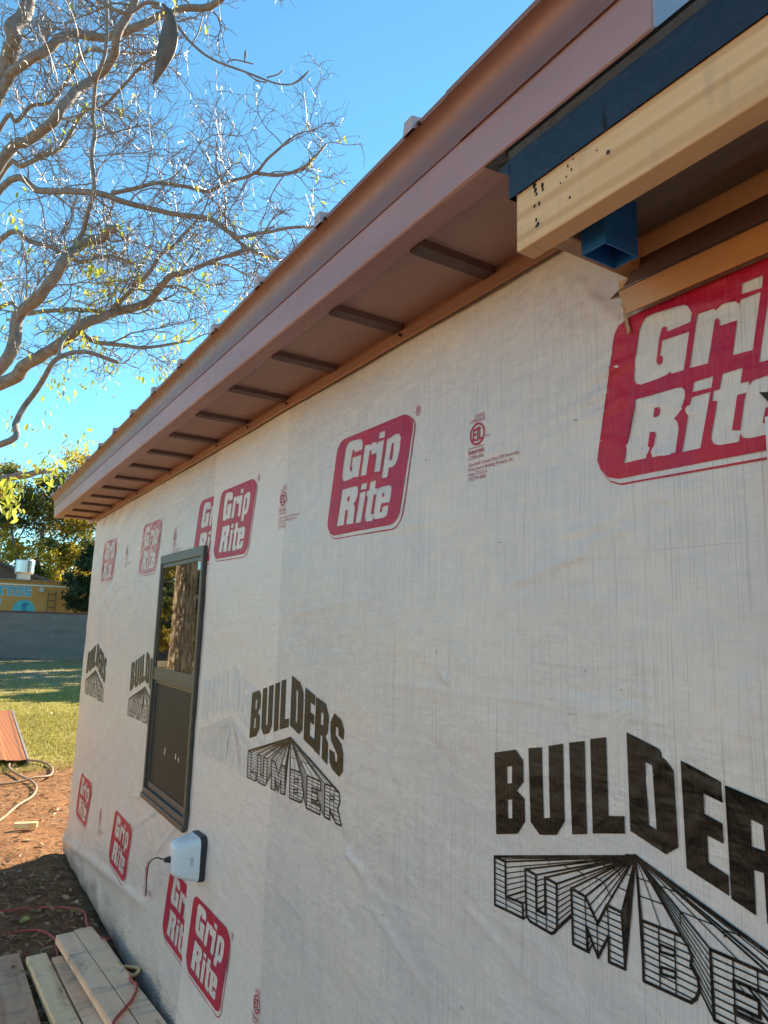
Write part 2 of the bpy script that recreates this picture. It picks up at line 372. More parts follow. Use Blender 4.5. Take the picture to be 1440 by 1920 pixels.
def inside(p, loop):
    x, y = p; c = False; j = len(loop)-1
    for i in range(len(loop)):
        xi, yi = loop[i]; xj, yj = loop[j]
        if (yi > y) != (yj > y) and x < (xj-xi)*(y-yi)/(yj-yi)+xi: c = not c
        j = i
    return c
def bbox(l): xs = [p[0] for p in l]; ys = [p[1] for p in l]; return min(xs), max(xs), min(ys), max(ys)
def fill(pos, neg=(), step=.0085, evenodd=False):
    """triangulate the union of pos minus neg, with inner points so it can follow the wrap"""
    vs = []; es = []
    for l in list(pos)+list(neg):
        o = len(vs); vs += [Vector(p) for p in l]; es += [(o+i, o+(i+1) % len(l)) for i in range(len(l))]
    bb = [bbox(l) for l in pos]; nb = [bbox(l) for l in neg]
    x0, x1, y0, y1 = min(b[0] for b in bb), max(b[1] for b in bb), min(b[2] for b in bb), max(b[3] for b in bb)
    if step:
        for i in range(int((x1-x0)/step)+1):
            for j in range(int((y1-y0)/step)+1): vs.append(Vector((x0+(i+.5+.2*(j % 2))*step, y0+(j+.5)*step)))
    r = geometry.delaunay_2d_cdt(vs, es, [], 0, 1e-6); V = r[0]; out = []
    for f in r[2]:
        cx = sum(V[i].x for i in f)/3; cy = sum(V[i].y for i in f)/3
        def hit(L, B): return any(b[0] <= cx <= b[1] and b[2] <= cy <= b[3] and inside((cx, cy), l) for l, b in zip(L, B))
        if hit(pos, bb) and not hit(neg, nb):
            a, b, c = (V[i] for i in f)
            out.append(tuple(f) if (b-a).cross(c-a) > 0 else tuple(reversed(f)))
    return [tuple(v) for v in V], out
def place_print(name, V, F, yo, zo, matl, sheet, off=.0016, ymin=None, ymax=None, label=None, wob=0):
    """V in metres (u to the right, v up); lands on the wrap with its left origin at wall position yo"""
    bm = bmesh.new(); bv = [bm.verts.new((0, yo-u, zo+v)) for u, v in V]
    for f in F:
        try: bm.faces.new([bv[i] for i in f])
        except ValueError: pass
    bmesh.ops.delete(bm, geom=[v for v in bm.verts if not v.link_faces], context='VERTS')
    def cut(co, no): bmesh.ops.bisect_plane(bm, geom=bm.verts[:]+bm.edges[:]+bm.faces[:], plane_co=co, plane_no=no, clear_outer=True)
    if ymin is not None: cut((0, ymin, 0), (0, -1, 0))
    if ymax is not None: cut((0, ymax, 0), (0, 1, 0))
    ext = (.0016 if sheet is near else 0)+off
    for v in bm.verts:
        y, z = v.co.y, v.co.z
        if wob: z += wob*nz(y*7, z*7)
        v.co = (-(disp(y, z)+ext), y, z)
    me = bpy.data.meshes.new(name); bm.to_mesh(me); bm.free(); me.materials.append(matl)
    me.polygons.foreach_set('use_smooth', [True]*len(me.polygons)); me.update()
    o = bpy.data.objects.new(name, me); C.objects.link(o); o.parent = sheet
    if label: o['label'] = label
    return o

# outlines of the printed marks, millimetres
GR= {'box':[(46,267),(50,276),(61,287),(76,296),(95,299),(407,298),(421,295),(435,288),(448,280),(452,272),(453,253),(417,105),(404,44),(395,28),(378,14),(356,9),(48,10),(24,17),(8,33),(0,52),(1,61)],'outer':[(448,280),(462,268),(465,257),(464,245),(430,82),(418,35),(409,17),(392,1),(375,-5),(54,-2),(30,7),(14,23)],'i1':[(284,250),(317,250),(300,164),(268,166)],'i1d':[(289,275),(322,274),(319,255),(287,258)],'p':[(330,247),(354,249),(357,252),(368,253),(384,252),(394,247),(398,238),(394,206),(384,180),(376,170),(362,164),(345,166),(338,141),(308,142)],'ph':[(356,231),(364,230),(361,205),(357,187),(350,184),(346,188),(347,197)],'e':[(283,95),(288,109),(297,118),(314,119),(344,118),(358,114),(361,108),(359,92),(353,71),(313,72),(307,51),(311,48),(316,51),(317,63),(348,64),(347,50),(341,36),(326,32),(286,32),(276,35),(272,43),(275,59)],'eh':[(322,101),(325,99),(324,90),(317,88),(318,98)],'G':[(101,266),(108,275),(118,283),(133,284),(171,281),(191,278),(200,271),(204,259),(200,245),(158,244),(155,247),(156,252),(150,255),(146,253),(140,237),(133,201),(134,195),(138,191),(144,194),(145,204),(140,207),(145,232),(197,230),(184,168),(159,169),(159,174),(152,170),(133,168),(99,168),(90,172),(85,180),(85,188),(90,218)],'r':[(213,254),(243,252),(243,248),(253,253),(267,253),(277,251),(282,244),(283,233),(279,219),(249,220),(250,228),(247,234),(242,233),(240,223),(227,166),(194,168)],'R':[(88,144),(165,143),(178,141),(184,134),(184,123),(180,110),(172,98),(162,92),(168,85),(170,73),(164,34),(117,35),(126,73),(124,78),(115,80),(106,36),(60,36)],'Rh':[(126,119),(135,118),(136,113),(134,106),(128,103),(122,104)],'i2':[(195,119),(229,119),(207,33),(174,33)],'i2d':[(201,143),(235,143),(231,125),(197,127)],'t':[(250,142),(283,142),(278,119),(292,118),(287,102),(272,102),(260,50),(273,47),(270,30),(240,31),(231,34),(226,41),(226,48),(239,101),(231,104),(234,119),(244,119)]}
BU={'B':[(-326,286),(-264,301),(-244,285),(-243,245),(-261,226),(-241,215),(-240,174),(-262,147),(-324,131)],'Bh':[(-289,265),(-274,269),(-275,237),(-289,233)],'Bi':[(-288,203),(-275,207),(-275,172),(-288,169)],'U':[(-229,309),(-194,316),(-191,191),(-175,196),(-177,321),(-142,330),(-140,197),(-160,170),(-202,160),(-225,177)],'I':[(-127,334),(-91,342),(-89,189),(-123,180)],'L':[(-78,347),(-43,355),(-41,229),(-9,236),(-9,209),(-76,193)],'D':[(0,369),(62,352),(86,323),(88,213),(66,197),(2,216)],'Dh':[(35,328),(49,325),(51,229),(37,233)],'E':[(99,341),(165,322),(165,293),(135,300),(136,272),(162,264),(162,237),(137,242),(137,205),(167,196),(167,169),(101,187)],'R':[(172,319),(233,306),(255,273),(252,228),(237,214),(255,199),(256,140),(220,151),(219,214),(205,214),(205,156),(170,166)],'Rh':[(205,280),(222,276),(223,243),(204,244)],'S':[(288,285),(328,272),(348,246),(345,219),(317,227),(313,247),(298,250),(298,228),(335,206),(347,185),(348,137),(328,120),(286,133),(269,149),(265,184),(296,179),(301,158),(313,155),(314,175),(272,210),(267,240),(267,259)]}
LU={'L':[(-329,88),(-298,87),(-297,24),(-251,27),(-250,1),(-328,0)],'U':[(-243,89),(-215,87),(-214,27),(-192,27),(-192,89),(-163,87),(-164,15),(-169,6),(-178,0),(-232,2),(-241,8)],'M':[(-128,90),(-96,87),(-71,53),(-50,88),(-21,86),(-17,4),(-50,2),(-49,41),(-73,0),(-96,40),(-93,1),(-127,1)],'B':[(17,87),(87,89),(98,80),(104,67),(102,54),(113,42),(115,28),(109,14),(100,5),(18,1)],'Bh':[(50,64),(76,65),(75,57),(49,54)],'Bi':[(50,33),(76,36),(75,27),(51,24)],'E':[(134,86),(221,88),(222,63),(169,58),(169,50),(200,51),(208,30),(169,28),(170,21),(224,23),(223,-2),(136,-3)],'R':[(247,86),(306,89),(333,79),(340,58),(327,35),(335,26),(350,-2),(318,-3),(298,13),(281,27),(282,-2),(249,-1)],'Rh':[(281,62),(303,63),(304,54),(282,53)]}
GR['reg'] = [(463+15*math.cos(a*.5236), 290+11*math.sin(a*.5236)) for a in range(12)]
mm_ = lambda L: [(x/1000, y/1000) for x, y in L]
# second, thin outline drawn to the right of and under the red box
o_, b_ = GR['outer'], GR['box']
inn = [(x-4.5 if y > 30 else x-2, y+3.2 if y < 40 else y) for x, y in o_]
strips = [[o_[i], o_[i+1], inn[i+1], inn[i]][::-1] for i in range(len(o_)-1)]
regr = [(476+11*math.cos(a*.5236), 292+14*math.sin(a*.5236)) for a in range(12)]
regi = [(476+9.2*math.cos(a*.5236), 292+12.2*math.sin(a*.5236)) for a in range(12)]
rlet = [[(471, 284), (473, 284), (474, 300), (472, 300)], [(473, 298), (480, 298), (480, 300), (473, 300)], [(479, 292), (481, 292), (481, 300), (479, 300)],
        [(473, 291), (480, 291), (480, 293), (473, 293)], [(476, 292), (478, 292), (482, 284), (480, 284)]]
letters = [GR[k] for k in ('G', 'r', 'i1', 'i1d', 'p', 'R', 'i2', 'i2d', 't', 'e')]
Vr, Fr = fill([mm_(b_)], [mm_(l) for l in letters])
for extra in ([mm_(GR[k])] for k in ('ph', 'Rh', 'eh')):
    v2, f2 = fill(extra, step=0); Fr += [tuple(i+len(Vr) for i in f) for f in f2]; Vr += v2
for part, neg in ((strips, ()), ([regr], [regi]), (rlet, ())):
    v2, f2 = fill([mm_(l) for l in part], [mm_(l) for l in neg], step=0 if part is not strips else .0085)
    Fr += [tuple(i+len(Vr) for i in f) for f in f2]; Vr += v2
ZT, ZB = 1.91, 0.30
for y, z, sh, lim, lab in (
    (0.860, ZT, near, (.30, None), 'large red print under the trim flashing, cut off at the right edge'),
    (1.914, ZT, near, (None, None), 'whole red print in the middle of the wall'),
    (2.968, ZT, near, (None, None), 'red print just right of the window head'),
    (2.968, ZB, near, (None, None), 'whole dark red print below and right of the window'),
    (1.914, ZB, near, (None, None), 'red print at the bottom edge of the photo'),
    (3.262, ZT, far, (3.02, None), 'upper red print cut off by the edge of the next sheet'),
    (4.325, ZT, far, (None, None), 'creased red print left of the window head'),
    (5.450, ZT, far, (None, None), 'creased red print nearest the far corner'),
    (3.315, ZB, far, (3.02, None), 'lower red print cut off under the white wall unit'),
    (4.420, ZB, far, (None, None), 'lower red print left of the window'),
    (5.545, ZB, far, (None, None), 'small lower red print near the far corner')):
    place_print('red_logo_print', Vr, Fr, y, z, M['red_creased'] if (y > 4 and z == ZT) else M['red'], sh, ymin=lim[0], ymax=lim[1], label=lab, wob=.004 if y > 4 else 0)

# BUILDERS
Vb, Fb = fill([mm_(BU[k]) for k in 'BUILDERS'[:6]+'RS' if k in BU], [mm_(BU[k]) for k in ('Bh', 'Bi', 'Dh', 'Rh')])
# LUMBER: brick faced letters with rays running back to one point
LU['E'] = [(134, 88), (223, 88), (223, 62), (168, 61), (168, 50), (203, 50), (203, 29), (168, 29), (168, 22), (224, 23), (224, -2), (136, -2)]
apex = Vector((10, 179)); quads = []
def stroke(a, b, w_):
    a = Vector(a); b = Vector(b); d = b-a
    if d.length < .5: return
    d.normalize(); n_ = Vector((-d.y, d.x))*w_/2; a = a-d*w_*.3; b = b+d*w_*.3
    quads.append([tuple(a-n_), tuple(b-n_), tuple(b+n_), tuple(a+n_)])
faces_ = {k: [LU[k]]+([LU['Bh'], LU['Bi']] if k == 'B' else [LU['Rh']] if k == 'R' else []) for k in 'LUMBER'}
def inface(p, k): return inside(p, faces_[k][0]) and not any(inside(p, h) for h in faces_[k][1:])
def spans(a, b, test, n_=160):
    """stretches of the segment a-b where test holds"""
    out = []; s0 = None
    for i in range(n_+1):
        t = i/n_; p = (a[0]+(b[0]-a[0])*t, a[1]+(b[1]-a[1])*t); ok = test(p)
        if ok and s0 is None: s0 = p
        if not ok and s0 is not None: out.append((s0, p)); s0 = None
    if s0 is not None: out.append((s0, b))
    return out
for k in 'LUMBER':
    for lp in faces_[k]:
        for i in range(len(lp)): stroke(lp[i], lp[(i+1) % len(lp)], 5.0 if lp is faces_[k][0] else 4.0)
    x0, x1, y0, y1 = bbox(LU[k])
    for r_ in range(1, 9):
        y = y0+(y1-y0)*r_/9
        for a, b in spans((x0-2, y), (x1+2, y), lambda p: inface(p, k)): stroke(a, b, 2.1)
    for x in ({'L': (-297,), 'U': (-215, -190), 'M': (-97, -73, -49), 'B': (48, 76), 'E': (168, 203), 'R': (281, 306)}[k]):
        for a, b in spans((x, y0-1), (x, y1+1), lambda p: inface(p, k)): stroke(a, b, 2.3)
    # rays
    lp = faces_[k][0]; starts = []
    for i in range(len(lp)):
        a = Vector(lp[i]); b = Vector(lp[(i+1) % len(lp)]); starts.append((a, 3.2))
        if abs(b.y-a.y) > 9:
            n_ = int(abs(b.y-a.y)/9.6)
            starts += [(a.lerp(b, j/n_), 1.9) for j in range(1, n_)]
        elif abs(b.x-a.x) > 30: starts.append((a.lerp(b, .5), 1.7))
    for s_, w_ in starts:
        d = (apex-s_).normalized(); q = s_+d*3.0
        if any(inside(tuple(q), faces_[j][0]) for j in 'LUMBER'): continue
        end = apex; L_ = (apex-q).length; t = 0
        while t < L_:
            p = q+d*t
            if any(inside(tuple(p), faces_[j][0]) for j in 'LUMBER'): end = p; break
            t += 1.0
        if (end-s_).length > 4: stroke(s_, end, w_)
stroke((-329, 88), apex, 5.0); stroke((333, 79), apex, 6.5)
stroke((-8, 176), (12, 180), 5); stroke((28, 168), (8, 180), 6)
for t in (.38, .66):      # board joints across the upper faces
    for k in 'LUMBER':
        lp = faces_[k][0]
        if k == 'L': tops = [((-329, 88), (-298, 87)), ((-298, 87), (-297, 74))]
        elif k == 'U': tops = [((-243, 89), (-215, 87)), ((-192, 89), (-163, 87)), ((-163, 87), (-163, 76))]
        elif k == 'M': tops = [((-128, 90), (-96, 87)), ((-96, 87), (-71, 53)), ((-71, 53), (-50, 88)), ((-50, 88), (-21, 86))]
        elif k == 'B': tops = [((17, 87), (87, 89))]
        elif k == 'E': tops = [((134, 62), (134, 88)), ((134, 88), (223, 88))]
        else: tops = [((247, 70), (247, 86)), ((247, 86), (306, 89))]
        for a, b in tops: stroke(Vector(a).lerp(apex, t), Vector(b).lerp(apex, t), 1.7)
Vl, Fl = fill([mm_(q) for q in quads], step=.012)
BZ = 1.124
for y, sh, lim, mk, lab in (
    (0.808, near, (None, None), 'black', 'large black print at the right, cut off by the photo edge'),
    (2.112, near, (None, None), 'black', 'whole black print in the middle of the wall'),
    (3.967, far, (3.79, None), 'black', 'black print cut off by the window frame'),
    (5.330, far, (None, None), 'black', 'black print nearest the far corner'),
    (2.652, near, (2.25, 3.012), 'ghost', 'faint black print showing through the overlapping sheet')):
    wb = .006 if y > 3 else 0
    place_print('lettering_print', Vb, Fb, y, BZ, M[mk], sh, ymin=lim[0], ymax=lim[1], off=.0018 if mk == 'black' else .0008, label=lab, wob=wb)
    place_print('brick_lettering_print', Vl, Fl, y, BZ, M[mk], sh, ymin=lim[0], ymax=lim[1], off=.0018 if mk == 'black' else .0008, label=lab, wob=wb)

# compliance marks (ordinary lettering)
def text2d(s, x, y, wd, ht, shear=0, bold=0, align='L'):
    cu = bpy.data.curves.new('t', 'FONT'); cu.body = s; cu.size = 1; cu.resolution_u = 2; cu.offset = bold
    ob = bpy.data.objects.new('t', cu); me = bpy.data.meshes.new_from_object(ob)
    vs = [tuple(v.co)[:2] for v in me.vertices]; fs = [tuple(p.vertices) for p in me.polygons]
    bpy.data.objects.remove(ob); bpy.data.curves.remove(cu); bpy.data.meshes.remove(me)
    x0, x1, _, _ = bbox(vs); k = wd/(x1-x0); kh = ht/.72
    return [((vx-x0)*k+x+shear*vy*kh, vy*kh+y) for vx, vy in vs], fs
def join2d(parts):
    V = []; F = []
    for v, f in parts: F += [tuple(i+len(V) for i in t) for t in f]; V += v
    return V, F
ring = lambda r1, r2, sx=1: ([((r1 if j == 0 else r2)*math.cos(a*math.pi/16)*sx, (r1 if j == 0 else r2)*math.sin(a*math.pi/16)) for a in range(32) for j in (0, 1)],
                         [(2*a, 2*a+1, (2*a+3) % 64, (2*a+2) % 64)[::-1] for a in range(32)])
seg = lambda x0, y0, x1, y1: ([(x0, y0), (x1, y0), (x1, y1), (x0, y1)], [(0, 1, 2, 3)])
etl = join2d([text2d('CODE', -.010, .038, .034, .0085, .1), text2d('COMPLIANCE', -.027, .028, .052, .0085, .1),
              ring(.0262, .0215), text2d('E', -.017, -.014, .0125, .028, .1, .02), text2d('T', -.0065, -.017, .014, .033, .1, .02), text2d('L', .005, -.014, .011, .028, .1, .02),
              text2d('us', .029, -.013, .011, .007), seg(-.030, -.0305, .026, -.0292),
              text2d('Intertek', -.030, -.0445, .055, .0125, 0, .01), text2d('CCRR-0305', -.030, -.057, .055, .0095),
              text2d('Grip-Rite\u00ae Custom Print LWE Housewrap', -.030, -.072, .167, .0085), text2d('Prime Source Building Products, Inc.', -.030, -.083, .150, .0085),
              text2d('Irving, TX U.S.A.', -.030, -.094, .066, .0085), text2d('(972) 999-8500', -.030, -.105, .060, .0085)])
for y, z, sh, lab in ((1.2015, 2.088, near, 'red compliance mark between the two large logos'), (2.256, 2.088, near, 'red compliance mark right of the window head'),
                      (2.256, .478, near, 'red compliance mark at the bottom edge of the photo'), (3.585, 2.080, far, 'creased compliance mark above the window'),
                      (4.655, 2.080, far, 'faint compliance mark nearest the far corner'), (3.635, .475, far, 'red compliance mark beside the thin black cable'), (4.745, .475, far, 'faint compliance mark low on the far end')):
    place_print('compliance_print', etl[0], etl[1], y, z, M['red'], sh, label=lab)

# small stains and staple marks on the wrap
mb = MB(); rs = random.Random(3)
for i in range(70):
    y = rs.uniform(.6, 5.5); z = rs.uniform(.3, 2.35)
    if WINY0-.05 < y < WINY1+.05 and WINZ0-.05 < z < WINZ1+.05: continue
    d = disp(y, z)+.003; l = rs.uniform(.0015, .0045); a = rs.uniform(0, 3.14); t = rs.uniform(.0005, .0011)
    dy, dz = math.cos(a)*l, math.sin(a)*l; ny, nz2 = -math.sin(a)*t, math.cos(a)*t
    mb.add([(-d, y-dy-ny, z-dz-nz2), (-d, y+dy-ny, z+dz-nz2), (-d, y+dy+ny, z+dz+nz2), (-d, y-dy+ny, z-dz+nz2)], [(0, 3, 2, 1)])
M['staple'] = mat('staple_dark', (.09, .085, .08), .5)
o = mb.build('staples', M['staple'], house); o['kind'] = 'stuff'

# foundation
vs = []; fs = []; ys = grid_lines(-1.3, 5.85, .016); prof = [(.003, -.08), (.003, .0), (.005, .1), (.011, .27)]
for y in ys:
    s_ = 1
    for x, z in prof:
        zz = z*s_; vs.append((x-.001*nz(y*22, z*22), y, zz if z > 0 else z))
k = len(prof)
for i in range(len(ys)-1):
    for j in range(k-1): fs.append((i*k+j, i*k+j+1, (i+1)*k+j+1, (i+1)*k+j))
mb = MB(); mb.add(vs, fs)
mb.build('foundation', M['stucco'], house, smooth=True)

# ------------------------------------------------------------------ window
def frame_bar(mb, y0, y1, z0, z1, x0, x1): mb.box(x0, x1, y0, y1, z0, z1)
mb = MB(); y0, y1, z0, z1 = WINY0, WINY1, WINZ0, WINZ1
XF = -.024
mb.box(XF, .09, y0, y0+.026, z0, z1); mb.box(XF, .09, y1-.022, y1, z0, z1)
mb.box(XF, .09, y0+.026, y1-.022, z1-.045, z1); mb.box(XF, .09, y0+.026, y1-.022, z0, z0+.045)
mb.box(XF-.008, XF+.01, y0-.003, y1+.003, z0-.006, z0+.018)
window = mb.build('window', M['bronze'], house, bevel=.003); window['label'] = 'bronze framed single-hung window'
mb = MB(); ym0, ym1 = y0+.026, y1-.022
mb.box(-.019, .03, ym0, ym1, 1.362, 1.425)
mb.box(-.0225, -.019, ym0, ym1, 1.366, 1.378)
mb.build('meeting_rail', M['bronze'], window, bevel=.003)
mb = MB()
for a, b, c, d in ((ym0, ym0+.012, 1.425, z1-.045), (ym1-.010, ym1, 1.425, z1-.045), (ym0+.012, ym1-.010, z1-.065, z1-.045)): mb.box(-.017, .03, a, b, c, d)
mb.build('upper_sash', M['bronze'], window, bevel=.002)
mb = MB()
for a, b, c, d in ((ym0, ym0+.016, z0+.045, 1.362), (ym1-.014, ym1, z0+.045, 1.362), (ym0+.016, ym1-.014, z0+.045, z0+.075), (ym0+.016, ym1-.014, 1.345, 1.362)): mb.box(-.009, .03, a, b, c, d)
mb.build('lower_sash', M['bronze'], window, bevel=.002)
mb = MB(); mb.box(-.014, -.010, ym0+.012, ym1-.010, 1.425, z1-.065); mb.build('upper_pane', M['glass'], window)
mb = MB(); mb.box(-.004, .000, ym0+.016, ym1-.014, z0+.075, 1.345); mb.build('lower_pane', M['screen'], window)
M['scuff'] = mat('scuff_white', (.6, .6, .6), .5)
for y_, z_, h_, s_ in ((3.50, 1.03, .035, .01), (3.32, 1.04, .025, .004), (3.27, 1.035, .02, -.003)):
    mb = MB(); mb.add([(-.0046, y_, z_), (-.0046, y_-.012, z_), (-.0046, y_-.012-s_, z_+h_), (-.0046, y_-s_, z_+h_)], [(0, 1, 2, 3)]); mb.build('scuff_mark', M['scuff'], window)
mb = MB(); mb.box(.095, .13, y0-.1, y1+.1, z0-.1, z1+.1); mb.build('dark_room_panel', M['interior'], window)  # dark panel stands in for the unlit room behind the panes
# torn wrap edge / bare board round the window opening
mb = MB()
for i in range(40):
    z = z0+.05+i*(z1-z0-.08)/40; ww = .008+.010*abs(nz(z*9, .3)); dd = disp(y0-.01, z)+.004
    mb.add([(-dd, y0-.002, z), (-dd, y0-ww, z), (-dd, y0-ww*.9, z+.03), (-dd, y0-.002, z+.03)], [(0, 1, 2, 3)])
M['seal'] = mat('dark_sealant', (.045, .035, .03), .7); mb.build('sealant', M['seal'], window); mb = MB()
for i in range(30):
    z = z0+.05+i*(z1-z0-.1)/30; ww = .004+.010*abs(nz(z*5, 4.3)); dd = disp(y1+.01, z)+.002
    mb.add([(-dd, y1+.002, z), (-dd, y1+ww, z), (-dd, y1+ww*.9, z+.04), (-dd, y1+.002, z+.04)], [(3, 2, 1, 0)])
mb.build('sealant', M['seal'], window)

# ------------------------------------------------------------------ eave
EX = -.28; FY0, FY1 = .515, 6.125
def fascia_run(y0, y1, dx, dz, name='fascia'):
    mb = MB()
    mb.prism([(EX+.004, 2.44-dz), (-.225, 2.444-dz), (-.225, 2.449-dz), (EX+.006, 2.446-dz), (EX+.006, 2.53), (EX, 2.53), (EX-dx, 2.445-dz)][::-1], y0, y1)
    return mb.build(name, M['copper'], house, bevel=.0015)
def drip_run(y0, y1, dx):
    mb = MB(); x = EX-dx
    out = [(x-.003, 2.526), (x-.004, 2.545), (x-.007, 2.565), (x-.014, 2.583), (x-.024, 2.596), (x-.034, 2.602), (x-.036, 2.610)]
    inn_ = [(x-.030, 2.612), (x-.020, 2.604), (x-.008, 2.590), (x+.0, 2.57), (x+.001, 2.545), (x+.001, 2.526)]
    mb.prism((out+inn_)[::-1], y0, y1); o = mb.build('drip_edge', M['drip'], house, smooth=True); o.modifiers.new('edge', 'EDGE_SPLIT').split_angle = R(35); return o
ysplit = .93
fascia_run(ysplit, FY1, 0, 0)['label'] = 'long far length of copper brown fascia'
fascia_run(FY0, ysplit+.05, .0022, .004)['label'] = 'near length of fascia lapped over the far one'
drip_run(.88, FY1+.01, 0); drip_run(FY0, .92, .002)
# near end cap of the eave, faces the camera side, reflected sky put into its grey
mb = MB(); mb.box(EX+.001, .6, FY0-.004, FY0, 2.44, 2.60); mb.build('eave_end_cap', metal_paint('sky_grey_eave_cap', (.36, .34, .40), .5, .2), house)
mb = MB(); mb.box(EX+.007, .02, FY1-.006, FY1, 2.448, 2.60); mb.build('eave_end_cap', M['copper'], house)['label'] = 'copper brown cap on the far end of the eave'
# soffit with narrow dark ribs
mb = MB(); mb.box(-.27, .005, FY0+.01, FY1-.01, 2.4505, 2.456); mb.box(.0051, .3, 5.84, FY1-.01, 2.4505, 2.456)
n = N(M['soffit']); wv = n.noise(n.coord((.8, 75, 1)), 1, 2, .5); n.bump(wv, .003, .8)
sof = mb.build('soffit', M['soffit'], house)
for i in range(15):
    yc = 1.143+.3695*i-.3695
    if yc < .8: continue
    mb = MB(); mb.add([(-.224, yc-.026, 2.4500), (-.224, yc+.026, 2.4500), (-.0265, yc+.026, 2.4500), (-.0265, yc-.026, 2.4500),
            (-.224, yc-.019, 2.437), (-.224, yc+.019, 2.437), (-.0265, yc+.019, 2.437), (-.0265, yc-.019, 2.437)],
           [(4, 5, 6, 7)[::-1], (0, 4, 7, 3), (1, 2, 6, 5), (0, 1, 5, 4), (2, 3, 7, 6)])
    mb.build('soffit_rib', M['rib'], sof)
# frieze trim along the wall top, lower edge slightly wavy
mb = MB(); ys = grid_lines(.80, 6.0, .03); vs = []
for y in ys:
    wv_ = .003*math.sin(y*2*math.pi/.37)+.0015*nz(y*4, 2)
    zb_ = 2.405+.003*nz(y*2, 5); vs += [(-.020, y, zb_), (-.024, y, zb_+.004), (-.024, y, 2.434+wv_), (-.018, y, 2.4502)]
mb.add(vs, [(i*4+j, i*4+j+1, i*4+j+5, i*4+j+4) for i in range(len(ys)-1) for j in range(3)]+[(0, 3, 2, 1)])
tr = mb.build('frieze_trim', metal_paint('frieze_copper', (.36, .18, .12), .4, .35), house)
mb = MB(); mb.box(-.024, 0, 5.99, FY1-.008, 2.42, 2.4498); mb.build('corner_trim', M['copper'], house)
for y in (1.02, 1.52, 2.25, 2.62, 2.99, 3.73, 4.47, 5.2):
    mb = MB(); mb.tube([(-.024, y-.02, 2.423), (-.032, y-.02, 2.423)], [.005, .004], 8); mb.build('screw', M['screw'], tr)
# blue scrap of film in the gap at the far end
mb = MB(); mb.add([(-.15, 6.02, 2.4485), (-.10, 6.0, 2.444), (-.06, 6.03, 2.4480), (-.09, 6.07, 2.4485)], [(3, 2, 1, 0)])
mb.build('film_scrap', M['bluebox'], house)
# roof: low pitched ribbed metal sheet running up from the eave
mb = MB()
mb.add([(EX-.012, FY0-.01, 2.613), (EX-.012, FY1+.02, 2.613), (3.1, FY1+.02, 3.30), (3.1, FY0-.01, 3.30), (6.5, FY1+.02, 2.60), (6.5, FY0-.01, 2.60),
        (EX-.012, FY0-.01, 2.6125), (EX-.012, FY1+.02, 2.6125)], [(0, 3, 2, 1), (3, 5, 4, 2)])
mb.add([(.142, FY1-.03, 2.45), (3.1, FY1-.03, 3.28), (6.06, FY1-.03, 2.45)], [(0, 1, 2)])
mb.add([(.142, FY0+.01, 2.45), (3.1, FY0+.01, 3.28), (6.06, FY0+.01, 2.45)], [(2, 1, 0)])
rf = mb.build('roof', M['copper'], house)
for i in range(15):
    yc = .648+.388*i
    if yc > FY1: break
    mb = MB(); s_ = (3.30-2.613)/(3.1-EX)
    for (a, b, c) in ((0, .018, 0),):
        vs = []
        for x in (EX-.042, 3.1):
            zb_ = 2.608+(x-EX)*s_
            vs += [(x, yc-.018, zb_), (x, yc-.013, zb_+.030), (x, yc+.013, zb_+.030), (x, yc+.018, zb_)]
        mb.add(vs, [(0, 1, 2, 3)[::-1], (4, 5, 6, 7), (0, 4, 5, 1)[::-1], (1, 5, 6, 2)[::-1], (2, 6, 7, 3)[::-1]])
    mb.build('roof_rib', M['roofcap'], rf)
    mb = MB(); mb.tube([(EX-.020, yc-.03, 2.606), (EX-.040, yc-.03, 2.603)], .004, 6); mb.build('screw', M['screw'], rf)

# ------------------------------------------------------------------ porch framing at the near end
mb = MB(); mb.box(-.270, -.232, -1.5, .787, 2.250, 2.352)
beam = mb.build('porch_beam', M['pine'], house, bevel=.003); beam['label'] = 'pale pine beam with bored nail holes at its end'
rs = random.Random(5); M['hole'] = mat('nail_hole', (.02, .015, .01), .9)
for y_, z_, r_ in ((.745, 2.345, .005), (.743, 2.336, .0045), (.741, 2.327, .003), (.728, 2.336, .0045), (.727, 2.328, .003), (.745, 2.309, .0032), (.735, 2.309, .0034), (.741, 2.284, .003), (.738, 2.275, .004), (.742, 2.273, .002),
                   (.675, 2.338, .0022), (.668, 2.328, .002), (.678, 2.322, .002), (.664, 2.343, .002), (.690, 2.318, .0018), (.672, 2.285, .0025), (.62, 2.33, .0016)):
    pts = [(-.2706, y_+r_*.78*math.cos(a*.785)*rs.uniform(.7, 1.2), z_+r_*1.15*math.sin(a*.785)*rs.uniform(.7, 1.2)) for a in range(8)]
    mb = MB(); mb.add(pts, [tuple(range(8))]); mb.build('nail_hole', M['hole'], beam)
mb = MB()   # black membrane flashing over the beam: a face and an outward lip
ys = grid_lines(-1.5, .800, .04); vs = []
for y in ys:
    w1 = .0025*nz(y*6, 1); vs += [(-.2735, y, 2.349), (-.2745-w1*.4, y, 2.375), (-.2735-w1*.6, y, 2.405), (-.274, y, 2.420), (-.279, y, 2.430+w1*.6), (-.284, y, 2.4325+w1*.6), (-.282, y, 2.4345+w1*.6), (-.24, y, 2.4365)]
mb.add(vs, [(i*8+j, i*8+j+1, i*8+j+9, i*8+j+8) for i in range(len(ys)-1) for j in range(7)]+[(7, 6, 5, 4, 3)])
e = .800
mb.add([(-.274, e, 2.420), (-.284, e, 2.4325), (-.286, e+.050, 2.4325), (-.262, e+.045, 2.430), (-.20, e+.0, 2.430), (-.268, e+.003, 2.395)], [(0, 1, 2, 3), (0, 3, 5), (3, 4, 5)])
